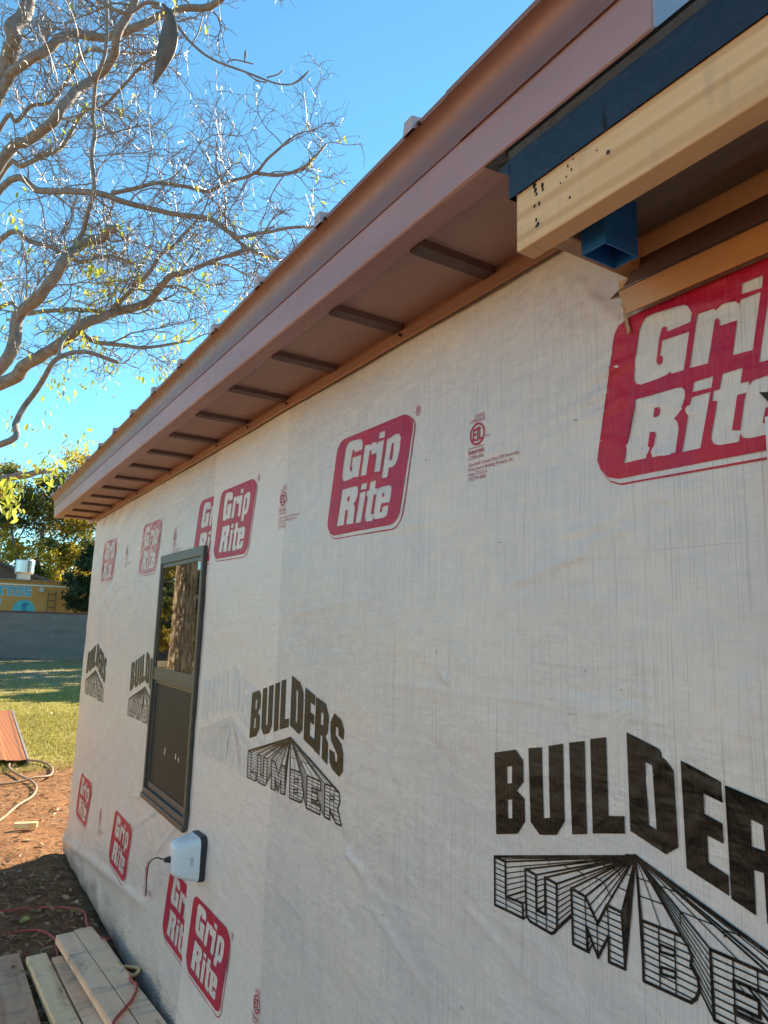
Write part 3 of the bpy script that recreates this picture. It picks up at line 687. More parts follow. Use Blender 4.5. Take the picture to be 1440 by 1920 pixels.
mb.add([(-.2735, e, 2.349), (-.2745, e, 2.405), (-.274, e, 2.420), (-.225, e, 2.43), (-.228, e, 2.352)], [(0, 1, 2, 3, 4)])
mb.build('flashing', M['membrane'], house)['label'] = 'blue black membrane flashing over the pine beam'
mb = MB(); mb.box(-.2725, -.2322, -1.5, .79, 2.3525, 2.434); mb.build('upper_plate', M['darktrim'], house)
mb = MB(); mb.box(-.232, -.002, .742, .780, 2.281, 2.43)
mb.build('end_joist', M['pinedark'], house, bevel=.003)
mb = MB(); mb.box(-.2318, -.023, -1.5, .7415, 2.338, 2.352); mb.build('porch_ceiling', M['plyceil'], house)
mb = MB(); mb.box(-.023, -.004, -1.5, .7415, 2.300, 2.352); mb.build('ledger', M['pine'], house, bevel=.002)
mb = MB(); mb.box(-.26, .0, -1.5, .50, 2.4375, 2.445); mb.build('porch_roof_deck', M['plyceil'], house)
mb = MB()   # open blue box hanging from the ceiling
bx0, bx1, by0, by1, bz0, bz1 = -.190, -.113, .676, .724, 2.242, 2.3375
t = .0028
mb.box(bx0, bx0+t, by0, by1, bz0, bz1); mb.box(bx1-t, bx1, by0, by1, bz0, bz1); mb.box(bx0+t, bx1-t, by0, by0+t, bz0, bz1); mb.box(bx0+t, bx1-t, by1-t, by1, bz0, bz1)
mb.box(bx0+t, bx1-t, by0+t, by1-t, bz1-t, bz1)
mb.build('electrical_box', M['bluebox'], house, bevel=.0008)['label'] = 'open blue plastic electrical box under the porch ceiling'
# copper flashing, warm bounce put into its tan, with its dark horizontal leg
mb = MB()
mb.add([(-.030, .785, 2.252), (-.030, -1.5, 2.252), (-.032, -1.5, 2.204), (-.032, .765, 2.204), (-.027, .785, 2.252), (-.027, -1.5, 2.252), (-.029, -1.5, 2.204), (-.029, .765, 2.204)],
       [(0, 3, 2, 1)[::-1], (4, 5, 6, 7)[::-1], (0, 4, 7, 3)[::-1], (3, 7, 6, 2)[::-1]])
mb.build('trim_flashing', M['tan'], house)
mb = MB(); mb.add([(-.0305, .785, 2.2525), (-.002, .83, 2.2600), (-.002, -1.5, 2.2600), (-.0305, -1.5, 2.2525), (-.0305, .785, 2.2545), (-.002, .83, 2.262), (-.002, -1.5, 2.262), (-.0305, -1.5, 2.2545)],
                  [(0, 1, 2, 3), (4, 7, 6, 5), (0, 4, 5, 1), (0, 3, 7, 4)])
mb.add([(-.0235, .742, 2.299), (-.0235, -1.5, 2.299), (-.0305, -1.5, 2.256), (-.0305, .775, 2.256)], [(0, 1, 2, 3)])
mb.build('trim_flashing', M['darktrim'], house)['label'] = 'dark brown upper leg of the flashing'
mb = MB(); mb.box(-.012, -.004, .770, .798, 2.264, 2.282); mb.build('shim', M['pine'], house)
# torn wrap corner at the flashing end
mb = MB(); rs = random.Random(9); vs = []
for i in range(14):
    t = i/13; y_ = .790-.012*t+rs.uniform(-.002, .002); z_ = 2.250-.075*t; vs += [(-.016, y_+.002, z_), (-.018, y_-.005-.002*rs.random(), z_)]
mb.add(vs, [(2*i, 2*i+1, 2*i+3, 2*i+2) for i in range(13)]); mb.build('torn_edge', M['sheath'], house)
# small nails along the beam, cut in the membrane
for y_ in (.60, .33, .05):
    mb = MB(); mb.tube([(-.2700, y_, 2.275+.04*(y_ > .2)), (-.2715, y_, 2.275+.04*(y_ > .2))], .0032, 8); mb.build('nail', M['screw'], beam)
mb = MB(); mb.add([(-.2762, .600, 2.352), (-.2762, .604, 2.352), (-.2772, .603, 2.392)], [(0, 2, 1)]); mb.build('membrane_cut', M['hole'], house)
# white door casing at the near opening, with the torn hole beside it
mb = MB(); mb.box(-.030, .0, .43, .538, 0, 1.962); mb.box(-.030, .0, -.55, .429, 1.86, 1.962)
mb.build('door_casing', mat('white_casing', (.66, .67, .64), .5), house, bevel=.002)
mb = MB(); d_ = .012
mb.add([(-d_-.001, .553, 2.006), (-d_-.001, .538, 2.002), (-d_-.001, .51, 2.005), (-d_-.001, .51, 1.964), (-d_-.001, .534, 1.964), (-d_-.001, .540, 1.988)], [(0, 1, 2, 3, 4, 5)])
mb.build('torn_hole', M['interior'], house)

# ------------------------------------------------------------------ white unit on the wall
wu = thing('wall_unit', (-.06, 2.86, .75), 'white tapered plastic unit with a dark rim on the wall below the window', 'wall unit')
def rrect(x, yc, zc, hy, hz, r, n_=5):
    out = []
    for cx, cz, a0 in ((hy-r, hz-r, 0), (-hy+r, hz-r, 90), (-hy+r, -hz+r, 180), (hy-r, -hz+r, 270)):
        for k in range(n_+1):
            a = R(a0+90*k/n_); out.append((x, yc+cx+r*math.cos(a), zc+cz+r*math.sin(a)))
    return out
def loft(rings, name, matl, parent, smooth=True, bevel=0):
    mb = MB(); k = len(rings[0]); vs = [p for r_ in rings for p in r_]
    fs = [(i*k+j, (i+1)*k+j, (i+1)*k+(j+1) % k, i*k+(j+1) % k) for i in range(len(rings)-1) for j in range(k)]
    fs += [tuple(range(k)), tuple(range((len(rings)-1)*k, len(rings)*k))[::-1]]
    mb.add(vs, fs); o = mb.build(name, matl, parent, smooth=smooth)
    if smooth: o.modifiers.new('edge', 'EDGE_SPLIT').split_angle = R(40)
    return o
loft([rrect(-.030, 2.875, .750, .066, .080, .022), rrect(-.092, 2.875, .752, .052, .066, .022), rrect(-.116, 2.875, .754, .045, .058, .02), rrect(-.124, 2.875, .754, .038, .051, .018), rrect(-.127, 2.875, .754, .030, .043, .015)], 'body', M['whiteplastic'], wu)
loft([rrect(-.008, 2.875, .750, .068, .083, .024), rrect(-.029, 2.875, .750, .068, .083, .024), rrect(-.031, 2.875, .750, .066, .081, .022)], 'rim', M['rubber'], wu)
mb = MB(); mb.tube([(-.126, 2.875, .752), (-.136, 2.875, .752), (-.138, 2.875, .752), (-.148, 2.875, .752)], [.012, .012, .009, .009], 10); mb.build('cable_gland', M['rubber'], wu)
mb = MB(); mb.tube(smooth_path([(-.146, 2.875, .752), (-.165, 2.93, .748), (-.15, 3.07, .69), (-.10, 3.28, .58), (-.05, 3.46, .47), (-.016, 3.58, .385)], 6), .0028, 6); mb.build('cable', M['blackcable'], wu)
v_, f_ = join2d([seg(0, 0, .002, .03), seg(.006, .004, .0075, .028), seg(.0, .028, .010, .0295), seg(.010, .0, .014, .004), seg(.011, .01, .0122, .03)])
mb = MB(); mb.add([(-.066+u*.9, 2.875-.0592-.0015, .735+v) for u, v in v_], f_); mb.build('marking', M['greymark'], wu)

# ------------------------------------------------------------------ ground
def gmat():
    mt = mat('ground_soil_and_turf', (.3, .15, .08), .95, 0, .1); n = N(mt)
    p = n.coord((1, 1, 1)); sp = n.new('SeparateXYZ'); n.link(p, sp.inputs[0])
    big_ = n.noise(n.coord((.5, .5, .5)), 1, 4, .6); fine = n.noise(n.coord((9, 9, 9)), 1, 6, .7); vf = n.noise(n.coord((55, 55, 55)), 1, 5, .7)
    soil = n.ramp(fine, [(.3, (.15, .07, .033)), (.5, (.30, .14, .062)), (.7, (.42, .225, .10))])
    soil = n.mix(n.ramp(vf, [(.45, (0,)*3), (.68, (.6,)*3)]), soil, (.20, .15, .10))
    near_ = n.ramp(fine, [(.3, (.14, .065, .032)), (.55, (.27, .135, .07)), (.75, (.42, .24, .13))])
    grass = n.ramp(n.noise(n.coord((6, 6, 6)), 1, 6, .75), [(.3, (.13, .115, .03)), (.5, (.28, .25, .055)), (.7, (.44, .34, .12))])
    dry = n.ramp(fine, [(.3, (.20, .16, .10)), (.7, (.36, .29, .18))])
    yy = n.math('ADD', sp.outputs[1], n.math('MULTIPLY', n.math('SUBTRACT', big_, .5), 3.0))
    def st(lo, hi):
        mr = n.new('MapRange'); mr.inputs[1].default_value = lo; mr.inputs[2].default_value = hi; n.link(yy, mr.inputs[0]); return mr.outputs[0]
    c = n.mix(st(4.6, 6.0), near_, soil); c = n.mix(st(8.6, 9.8), c, grass); c = n.mix(st(17, 22), c, dry)
    n.base(c); n.bump(fine, .05, .7); n.bump(vf, .015, .8); return mt
M['ground'] = gmat()
mb = MB(); xs = sorted(set([-400, -120, -40, -15, -8, -5]+[round(-3.5+.06*i, 3) for i in range(92)]+[2.5, 3, 4, 6, 10, 20, 60, 200, 500])); ys = sorted(set([-200, -60, -15, -5, -3]+[round(-2+.08*i, 3) for i in range(150)]+[10+.4*i for i in range(61)]+[38, 45, 60, 100, 200, 500, 900]))
vs = []
for y in ys:
    for x in xs:
        a = 1 if -3.6 < x < 2.1 and -2 < y < 34 else 0
        vs.append((x, y, -.012+a*(.016*nz(x*1.3, y*1.3)+.008*nz(x*5, y*5)+.004*nz(x*14, y*14)) if x < -.02 or y > 5.85 else -.03))
k = len(xs); mb.add(vs, [(i*k+j, i*k+j+1, (i+1)*k+j+1, (i+1)*k+j) for i in range(len(ys)-1) for j in range(k-1)])
tag(mb.build('ground', M['ground'], None, smooth=True), kind='structure')

def leafmat(name, c1, c2, trans=.45, scale=6, rough=.5):
    mt = mat(name, c1, rough, 0, .3); n = N(mt)
    oi = n.new('NewGeometry'); f = n.new('Math', operation='MULTIPLY'); n.link(oi.outputs['Random Per Island'], f.inputs[0]); f.inputs[1].default_value = 1
    col = n.mix(f.outputs[0], c1, c2); n.base(col)
    tr_ = n.new('BsdfTranslucent'); n.link(col, tr_.inputs[0]); ms = n.new('MixShader'); ms.inputs[0].default_value = trans
    out = [x for x in n.t.nodes if x.type == 'OUTPUT_MATERIAL'][0]
    n.link(n.b.outputs[0], ms.inputs[1]); n.link(tr_.outputs[0], ms.inputs[2]); n.link(ms.outputs[0], out.inputs[0])
    return mt
M['grass'] = leafmat('grass_blades', (.13, .14, .03), (.52, .44, .12), .4)
M['litter'] = leafmat('dry_leaves', (.13, .07, .04), (.50, .33, .18), .15)
M['litter2'] = leafmat('yellowed_leaves', (.30, .28, .06), (.40, .36, .12), .2)
rs = random.Random(11); mb = MB()
for i in range(42000):
    t = rs.random(); y = 8.9+t*t*22 if i % 3 else rs.uniform(9, 14)
    x = rs.uniform(-1.6, 1.0+(y-9)*.16)
    if nz(x*.9, y*.5, 3) < -.25-.0*y and rs.random() < .6: continue
    if y < 9.8+.5*nz(x*2, 4) and rs.random() < .7: continue
    h = rs.uniform(.012, .045)*(1+.02*(y-9)); a = rs.uniform(0, 6.28); wd = rs.uniform(.003, .006)*(1+.05*(y-9)); lx, ly = rs.gauss(0, .018), rs.gauss(0, .018)
    ca, sa = math.cos(a)*wd, math.sin(a)*wd
    mb.add([(x-ca, y-sa, -.01), (x+ca, y+sa, -.01), (x+lx, y+ly, h)], [(0, 1, 2)])
tag(mb.build('grass', M['grass']), kind='stuff')
def leaf_into(mb, p, l, wd, rz, tilt, roll, curl=.25, mi=0):
    ca, sa = math.cos(rz), math.sin(rz); u = Vector((ca*math.cos(tilt), sa*math.cos(tilt), math.sin(tilt))); s_ = Vector((-sa, ca, 0))*math.cos(roll)+Vector((0, 0, 1))*math.sin(roll)
    n_ = u.cross(s_); p = Vector(p)
    mb.add([p, p+u*l*.35+s_*wd*.5+n_*l*curl*.3, p+u*l*.75+s_*wd*.36+n_*l*curl*.2, p+u*l, p+u*l*.75-s_*wd*.36+n_*l*curl*.2, p+u*l*.35-s_*wd*.5+n_*l*curl*.3, p+u*l*.5],
           [(0, 6, 1), (1, 6, 2), (2, 6, 3), (3, 6, 4), (4, 6, 5), (5, 6, 0)], mi)
mb = MB()
for i in range(11000):
    y = rs.uniform(2.2, 9.4) if i % 4 else rs.uniform(9, 18); x = rs.uniform(-1.5, -.07) if y < 5.8 else rs.uniform(-1.6, 1.2)
    dens = .45+.8*nz(x*2.5, y*1.6, 8)
    if rs.random() > dens+(.3 if y < 5.4 else -.05): continue
    l = rs.uniform(.012, .045) if rs.random() < .85 else rs.uniform(.05, .075); leaf_into(mb, (x, y, rs.uniform(.0, .014)), l, l*rs.uniform(.3, .6), rs.uniform(0, 6.28), rs.gauss(.1, .25), rs.gauss(0, .4), rs.uniform(.1, .6), 1 if rs.random() < .05 else 0)
for i in range(2200):     # twigs and pine straw
    y = rs.uniform(2.5, 9.2); x = rs.uniform(-1.3, -.08) if y < 5.8 else rs.uniform(-1.4, .9); a = rs.uniform(0, 6.28); l = rs.uniform(.03, .12)
    mb.tube([(x, y, .006), (x+l*.5*math.cos(a), y+l*.5*math.sin(a), .012), (x+l*math.cos(a+.3), y+l*math.sin(a+.3), .005)], .0013, 3, False)
tag(mb.build('leaf_litter', [M['litter'], M['litter2']]), kind='stuff')

# ------------------------------------------------------------------ timber, cords, hose and sheet on the ground
def board(name, a, b, wd, z0, th, matl, label, cat='plank', group=None, jit=0):
    """a, b = middle of the far and near end"""
    a = Vector((a[0], a[1], 0)); b = Vector((b[0], b[1], 0)); d = (b-a).normalized(); s_ = Vector((-d.y, d.x, 0))*wd/2
    n_ = max(3, int((b-a).length/.12)); mb = MB(); vs = []
    for i in range(n_+1):
        p = a.lerp(b, i/n_); wz = .0016*nz(p.x*9, p.y*5, z0*40); q = s_*(1+.012*nz(p.y*7, 1.1))
        for sx, z in ((1, z0), (1, z0+th), (-1, z0+th), (-1, z0)): vs.append(p+q*sx+Vector((0, 0, z+wz)))
    fs = [(i*4+j, (i+1)*4+j, (i+1)*4+(j+1) % 4, i*4+(j+1) % 4) for i in range(n_) for j in range(4)]+[(0, 1, 2, 3), (n_*4+3, n_*4+2, n_*4+1, n_*4)]
    mb.add(vs, fs); o = mb.build(name, matl, None, bevel=.003)
    return tag(o, label, cat, group)
G_ = 'planks stacked on the ground by the wall'
board('plank', (-.173, 4.130), (-.020, 2.25), .088, .050, .038, M['plank'], 'top plank nearest the wall, farthest end cut square', group=G_)
board('plank', (-.262, 4.105), (-.112, 2.20), .086, .050, .038, M['plank'], 'top plank second from the wall, black leaf on its face', group=G_)
board('plank', (-.296, 3.965), (-.196, 2.10), .086, .006, .038, M['plank'], 'low weathered plank left of the two top planks', group=G_)
board('plank', (-.397, 4.030), (-.290, 2.05), .088, .006, .038, M['plank2'], 'yellowish plank lying alone left of the stack', group=G_)
board('wide_board', (-.60, 4.14), (-.555, 2.0), .28, .004, .020, M['rustboard'], 'wide rusty brown board at the left edge beside the planks', 'board')
board('plank', (-.12, 4.06), (-.02, 2.3), .088, .004, .040, M['plank'], 'bottom plank hidden under the two top planks', group=G_)
board('wood_block', (-.275, 6.575), (-.115, 6.525), .05, .0, .042, M['block_wood'], 'small fresh yellow timber offcut lying on the orange soil', 'offcut')
def cordobj(name, pts, r, matl, label, cat, sides=8):
    mb = MB(); mb.tube(smooth_path(pts, 8), r, sides); return tag(mb.build(name, matl, None, smooth=True), label, cat)
cordobj('extension_cord', [(-.75, 4.70, .006), (-.55, 4.78, .008), (-.4, 4.763, .012), (-.275, 4.727, .012), (-.146, 4.636, .014), (-.092, 4.54, .012), (-.107, 4.36, .012), (-.10, 4.22, .012), (-.068, 4.13, .02), (-.045, 4.068, .03), (-.0665, 4.03, .085), (-.09, 3.96, .03), (-.105, 3.80, .014), (-.105, 3.6, .012), (-.085, 3.50, .06), (-.092, 3.44, .096), (-.082, 3.379, .096), (-.126, 3.27, .096), (-.185, 3.192, .096), (-.232, 3.114, .096), (-.27, 2.9, .060), (-.3, 2.6, .05)][:9]+[(-.045, 4.078, .022), (-.062, 4.04, .05)], .0062, M['redcord'], 'red extension cord running from the soil to the top plank', 'cord')
cordobj('extension_cord', [(-.50, 4.45, .006), (-.367, 4.427, .010), (-.311, 4.353, .012), (-.282, 4.24, .012), (-.292, 4.106, .010), (-.30, 3.99, .012)], .0062, M['redcord'], 'short red cord curving under the far plank ends', 'cord')
cordobj('extension_cord', [(-.062, 3.72, .02), (-.068, 3.60, .05), (-.078, 3.50, .088), (-.092, 3.44, .098), (-.079, 3.379, .096), (-.126, 3.27, .096), (-.185, 3.192, .096), (-.232, 3.114, .096), (-.28, 2.95, .06), (-.3, 2.6, .052)], .0062, M['redcord'], 'red cord lying across the two top planks', 'cord')
M['strapy'] = simple_noise_mat('yellow_strap', (.85, .52, .20), (.95, .62, .28), 20, .6)
cordobj('strap', [(-.045, 3.758, .02), (-.022, 3.60, .07), (-.030, 3.555, .075), (-.06, 3.567, .06), (-.110, 3.640, .092)], .009, M['strapy'], 'bent yellow strap of wood between planks and wall', 'strap', 4)
cordobj('hose', [(-.9, 6.2, .015), (-.55, 6.5, .015), (-.359, 6.816, .015), (-.19, 7.253, .02), (-.046, 7.552, .02), (.032, 7.92, .02), (.02, 8.25, .02), (-.04, 8.5, .022), (-.112, 8.931, .02), (-.09, 9.3, .02), (.02, 9.42, .02), (.139, 9.40, .022), (.257, 9.216, .02), (.29, 8.85, .02), (.22, 8.46, .02), (.05, 8.33, .035), (-.053, 8.29, .02), (-.262, 8.24, .015), (-.8, 8.2, .015)], .0125, M['hose'], 'tan garden hose looped on the soil at the lawn edge', 'hose')
# orange metal sheet
mt = mat('orange_sheet', (.62, .25, .07), .38, .35); n = N(mt); wv = n.new('TexWave', wave_type='BANDS', bands_direction='X'); wv.inputs['Scale'].default_value = 6; n.link(n.coord((1, 0.05, 1)), wv.inputs[0])
n.base(n.mix(wv.outputs[1], (.48, .145, .028), (.58, .21, .05))); M['orange'] = mt
mb = MB(); prof = []
for i in range(40):
    u = i/39; prof.append((u, .008*(1 if (i % 8) in (0, 1) else 0)))
vs = []
for (ax, ay, bx, by) in ((.07, 9.24, -1.0, 9.65), (.311, 14.2, -.9, 14.6)):
    for u, h in prof: vs.append((ax+(bx-ax)*u, ay+(by-ay)*u, .055+h))
mb.add(vs, [(i, i+1, i+41, i+40)[::-1] for i in range(39)])
sh = tag(mb.build('metal_sheet', M['orange']), 'orange corrugated metal sheet lying on the lawn at left', 'metal sheet')
mb = MB(); mb.prism([(.078, .02), (.078, .066), (.066, .066), (.066, .02)], 9.2, 9.21)
mb = MB(); mb.add([(.075, 9.22, .0), (.10, 9.22, .0), (.10, 9.22, .07), (.075, 9.22, .07), (.316, 14.2, .0), (.345, 14.2, .0), (.345, 14.2, .07), (.316, 14.2, .07)], [(0, 1, 2, 3), (1, 5, 6, 2), (2, 6, 7, 3), (0, 3, 7, 4), (4, 7, 6, 5)])
mb.build('edge_rail', simple_noise_mat('grey_rail', (.20, .17, .15), (.3, .26, .22), 8, .5), sh)

# ------------------------------------------------------------------ beyond the lawn
mt = mat('grey_blocks', (.3, .3, .3), .9); n = N(mt); br = n.new('TexBrick'); br.offset = .5
br.inputs['Scale'].default_value = 1; br.inputs['Brick Width'].default_value = .4; br.inputs['Row Height'].default_value = .2; br.inputs['Mortar Size'].default_value = .006
br.inputs['Color1'].default_value = (.17, .15, .14, 1); br.inputs['Color2'].default_value = (.21, .19, .175, 1); br.inputs['Mortar'].default_value = (.15, .135, .125, 1)
n.link(n.coord((1, 1, 1), (R(90), 0, 0)), br.inputs['Vector']); bl = n.noise(n.coord((1.2, 1.2, 2.2)), 1, 5, .7)
n.base(n.mix(n.ramp(bl, [(.35, (0,)*3), (.75, (.45,)*3)]), br.outputs[0], (.27, .245, .225))); M['blocks'] = mt
mb = MB(); mb.box(-16, 22, 33.0, 33.2, 0, 1.86)
bw = tag(mb.build('block_wall', M['blocks']), 'grey concrete block wall across the end of the lawn', 'wall')
mb = MB(); mb.box(-16, 22, 32.985, 33.215, 1.861, 1.925); mb.build('coping', simple_noise_mat('maroon_coping', (.13, .04, .04), (.2, .07, .06), 5, .8), bw)

yb = thing('yellow_building', (2, 39, 0), 'mustard yellow building with cyan lettering behind the block wall', 'building')
mb = MB(); mb.box(-9, 9, 37.0, 41.5, 0, 3.33); mb.build('wall', simple_noise_mat('mustard_paint', (.50, .25, .06), (.56, .29, .08), 1.2, .7), yb)
mb = MB(); mb.box(-9.02, 9.02, 36.94, 37.0, 3.13, 3.20); mb.build('cornice', mat('white_trim', (.7, .62, .5), .6), yb)
mb = MB(); mb.box(-9.05, 9.05, 36.9, 41.6, 3.331, 3.42); mb.build('parapet', simple_noise_mat('tan_parapet', (.28, .18, .08), (.33, .22, .11), 2, .8), yb)
px = lambda p: 1.378+p*.0224
cy = mat('cyan_paint', (.10, .36, .44), .6); wh = mat('pale_outline_paint', (.40, .48, .50), .6)
def strokes(L, t, y, matl, name, parent):
    mb = MB()
    for q, (a, b, c, d) in enumerate(L):
        mb.box(a, c, y-.004-.0007*q, y, b, d)
    return mb.build(name, matl, parent)
zt, zb = 3.06, 2.66; th = .085
lt = {'I': [(px(0)-.06, zb, px(8), zb+th), (px(0)-.06, zt-th, px(8), zt), (px(1), zb+th, px(5.5), zt-th)],
      'T': [(px(12), zt-th, px(26), zt), (px(16.5), zb, px(21.5), zt-th)],
      'O': [(px(27.5), zb+.04, px(31.5), zt-.04), (px(37), zb+.04, px(41), zt-.04), (px(28.5), zb, px(40), zb+th), (px(28.5), zt-th, px(40), zt)],
      "'": [(px(43), zt-.14, px(45), zt)],
      'S': [(px(47), zb, px(59), zb+th*.9), (px(47), zt-th*.9, px(59), zt), (px(47), 2.82, px(59), 2.90), (px(47), 2.90, px(51), zt-th*.9), (px(55), zb+th*.9, px(59), 2.82)],
      'E': [(px(-4), 2.26, px(-1), 2.48), (px(-1), 2.26, px(5), 2.31), (px(-1), 2.35, px(4), 2.39), (px(-1), 2.43, px(5), 2.48)]}
for k in lt:
    strokes([(a-.035, b-.035, c+.035, d+.035) for a, b, c, d in lt[k]], 0, 36.999, wh, 'letter_outline', yb)
    strokes(lt[k], 0, 36.990, cy, 'letter', yb)
mb = MB(); mb.add([(2.47+.47*math.cos(a*math.pi/20), 36.993, 2.02+.47*math.sin(a*math.pi/20)) for a in range(40)], [tuple(range(40))])
mur = mb.build('round_emblem', simple_noise_mat('teal_paint', (.06, .40, .42), (.10, .48, .48), 3, .6), yb)
mb = MB()
for L in ([(2.36, 2.20), (2.44, 2.30), (2.56, 2.32), (2.62, 2.25)], [(2.38, 2.24), (2.50, 2.22), (2.64, 2.30)], [(2.42, 2.18), (2.44, 2.02), (2.40, 1.85)], [(2.52, 2.2), (2.55, 2.0), (2.58, 1.85)]):
    mb.tube([(a, 36.99, b) for a, b in L], .03, 5)
mb.build('blue_figure', mat('blue_paint', (.04, .18, .40), .6), mur)
mb = MB(); mb.tube([(3.13, 36.99, 2.98), (3.13, 36.85, 2.98)], [.10, .12], 14); mb.build('lamp', mat('lamp_grey', (.45, .42, .38), .5), yb)
mb = MB(); mb.tube([(2.49, 39, 3.78), (2.49, 39, 3.86), (2.49, 39, 4.43), (2.49, 39, 4.47)], [.42, .45, .45, .42], 28)
v2 = mb.build('exhaust_fan', mat('galvanised_metal', (.55, .57, .6), .32, .85), yb)
v2['label'] = 'round galvanised exhaust fan on the roof'
mb = MB(); mb.box(2.20, 2.78, 38.7, 39.3, 3.421, 3.78); mb.build('fan_curb', mat('curb_metal', (.6, .58, .54), .5, .4), v2)
lad = thing('ladder', (3.6, 36.8, 0), 'dark ladder standing against the yellow building', 'ladder')
mb = MB(); mb.box(3.42, 3.46, 36.80, 36.86, 0, 2.95); mb.box(3.74, 3.78, 36.80, 36.86, 0, 2.95); mb.build('rails', mat('ladder_brown', (.16, .12, .07), .6), lad)
for i in range(9):
    mb = MB(); mb.box(3.461, 3.739, 36.78, 36.87, .3+.31*i, .335+.31*i); mb.build('rung', mat('rung_dark', (.06, .045, .03), .6) if i == 0 else bpy.data.materials['rung_dark'], lad)
gh = thing('gabled_house', (0, 44, 0), 'dark gable-roofed house behind the yellow building', 'house')
mb = MB(); mb.add([(-7.5, 42.2, 0), (4.6, 42.2, 0), (4.6, 42.2, 3.45), (-1.4, 42.2, 5.45), (-7.5, 42.2, 3.45), (-7.5, 49, 0), (4.6, 49, 0), (4.6, 49, 3.45), (-1.4, 49, 5.45), (-7.5, 49, 3.45)], [(0, 1, 2, 3, 4), (9, 8, 7, 6, 5), (1, 6, 7, 2), (0, 4, 9, 5)])
mb.build('wall', simple_noise_mat('dark_brown_siding', (.10, .075, .065), (.14, .10, .085), 2, .8), gh)
mb = MB()
for sx in (1, -1):
    xa, xb = -1.4, -1.4+sx*6.9; za, zb2 = 5.52, 5.52-6.9*.33
    mb.add([(xa, 41.9, za), (xb, 41.9, zb2), (xb, 49.3, zb2), (xa, 49.3, za), (xa, 41.9, za-.16), (xb, 41.9, zb2-.16), (xb, 49.3, zb2-.16), (xa, 49.3, za-.16)], [(0, 1, 2, 3), (7, 6, 5, 4), (0, 4, 5, 1), (1, 5, 6, 2), (3, 2, 6, 7)])
mb.build('roof', simple_noise_mat('dark_shingles', (.05, .055, .065), (.09, .095, .11), 6, .8), gh)
for a, b, lab in (((-420, 948), (640, 992), 'upper dark power line crossing the far trees'), ((-420, 957), (640, 1003), 'lower dark power line crossing the far trees')):
    p, q = at(*a, 28), at(*b, 31); pts = [p.lerp(q, i/14)-Vector((0, 0, 1.2*(i/14)*(1-i/14))) for i in range(15)]
    mb = MB(); mb.tube(pts, .014, 5); tag(mb.build('power_line', M['blackcable']), lab, 'power line')

# ------------------------------------------------------------------ trees
mt = mat('bark', (.2, .15, .1), .8, 0, .35); n = N(mt); f = n.noise(n.coord((16, 16, 3.5)), 1, 6, .7, .4); g = n.noise(n.coord((60, 60, 40)), 1, 4, .6)
n.base(n.mix(n.ramp(f, [(.3, (0,)*3), (.65, (1,)*3)]), (.20, .14, .09), (.62, .48, .31))); n.bump(f, .02, .8); n.bump(g, .004, .7); M['bark'] = mt
mt = mat('limb_bark', (.2, .15, .13), .7, 0, .4); n = N(mt); f = n.noise(n.coord((14, 14, 14)), 1, 5, .65)
n.base(n.mix(n.ramp(f, [(.3, (0,)*3), (.7, (1,)*3)]), (.13, .11, .10), (.27, .235, .21))); n.bump(f, .006, .6); M['limb'] = mt
M['twig'] = mat('twig_bark', (.20, .165, .148), .5, 0, .5)
M['leafY'] = leafmat('yellow_green_leaves', (.32, .42, .04), (.62, .58, .10), .55)
M['pod'] = simple_noise_mat('seed_pod_brown', (.07, .058, .05), (.14, .115, .10), 12, .6, .004, 4, 40)

tree = thing('tree', (-2.3, 11, 0), 'nearly bare tree with long curving limbs and a hanging dark pod', 'tree')
mb = MB(); K = 64; L = 150; vs = []; BX, BY = -2.29, 11.0
for i in range(L+1):
    z = 3.3*i/L; r0 = .185+.10*math.exp(-z*2.2)-.010*z; cx = BX+.03*z*.5; cy_ = BY-.05*z
    for j in range(K):
        a = 2*math.pi*j/K; ca, sa = math.cos(a), math.sin(a)
        rid = abs(nz(ca*7+2*nz(z*1.5, a, 5), sa*7, z*2.2)); rid2 = nz(ca*14, sa*14, z*7)
        r_ = r0*(1-.30*max(0, .26-rid)/.26+.06*rid2); vs.append((cx+r_*ca, cy_+r_*sa, z-.05))
mb.add(vs, [(i*K+j, i*K+(j+1) % K, (i+1)*K+(j+1) % K, (i+1)*K+j) for i in range(L) for j in range(K)]+[tuple(range(L*K, L*K+K))])
mb.build('trunk', M['bark'], tree, smooth=False)
Ttop = Vector((BX+.05, BY-.16, 3.1))
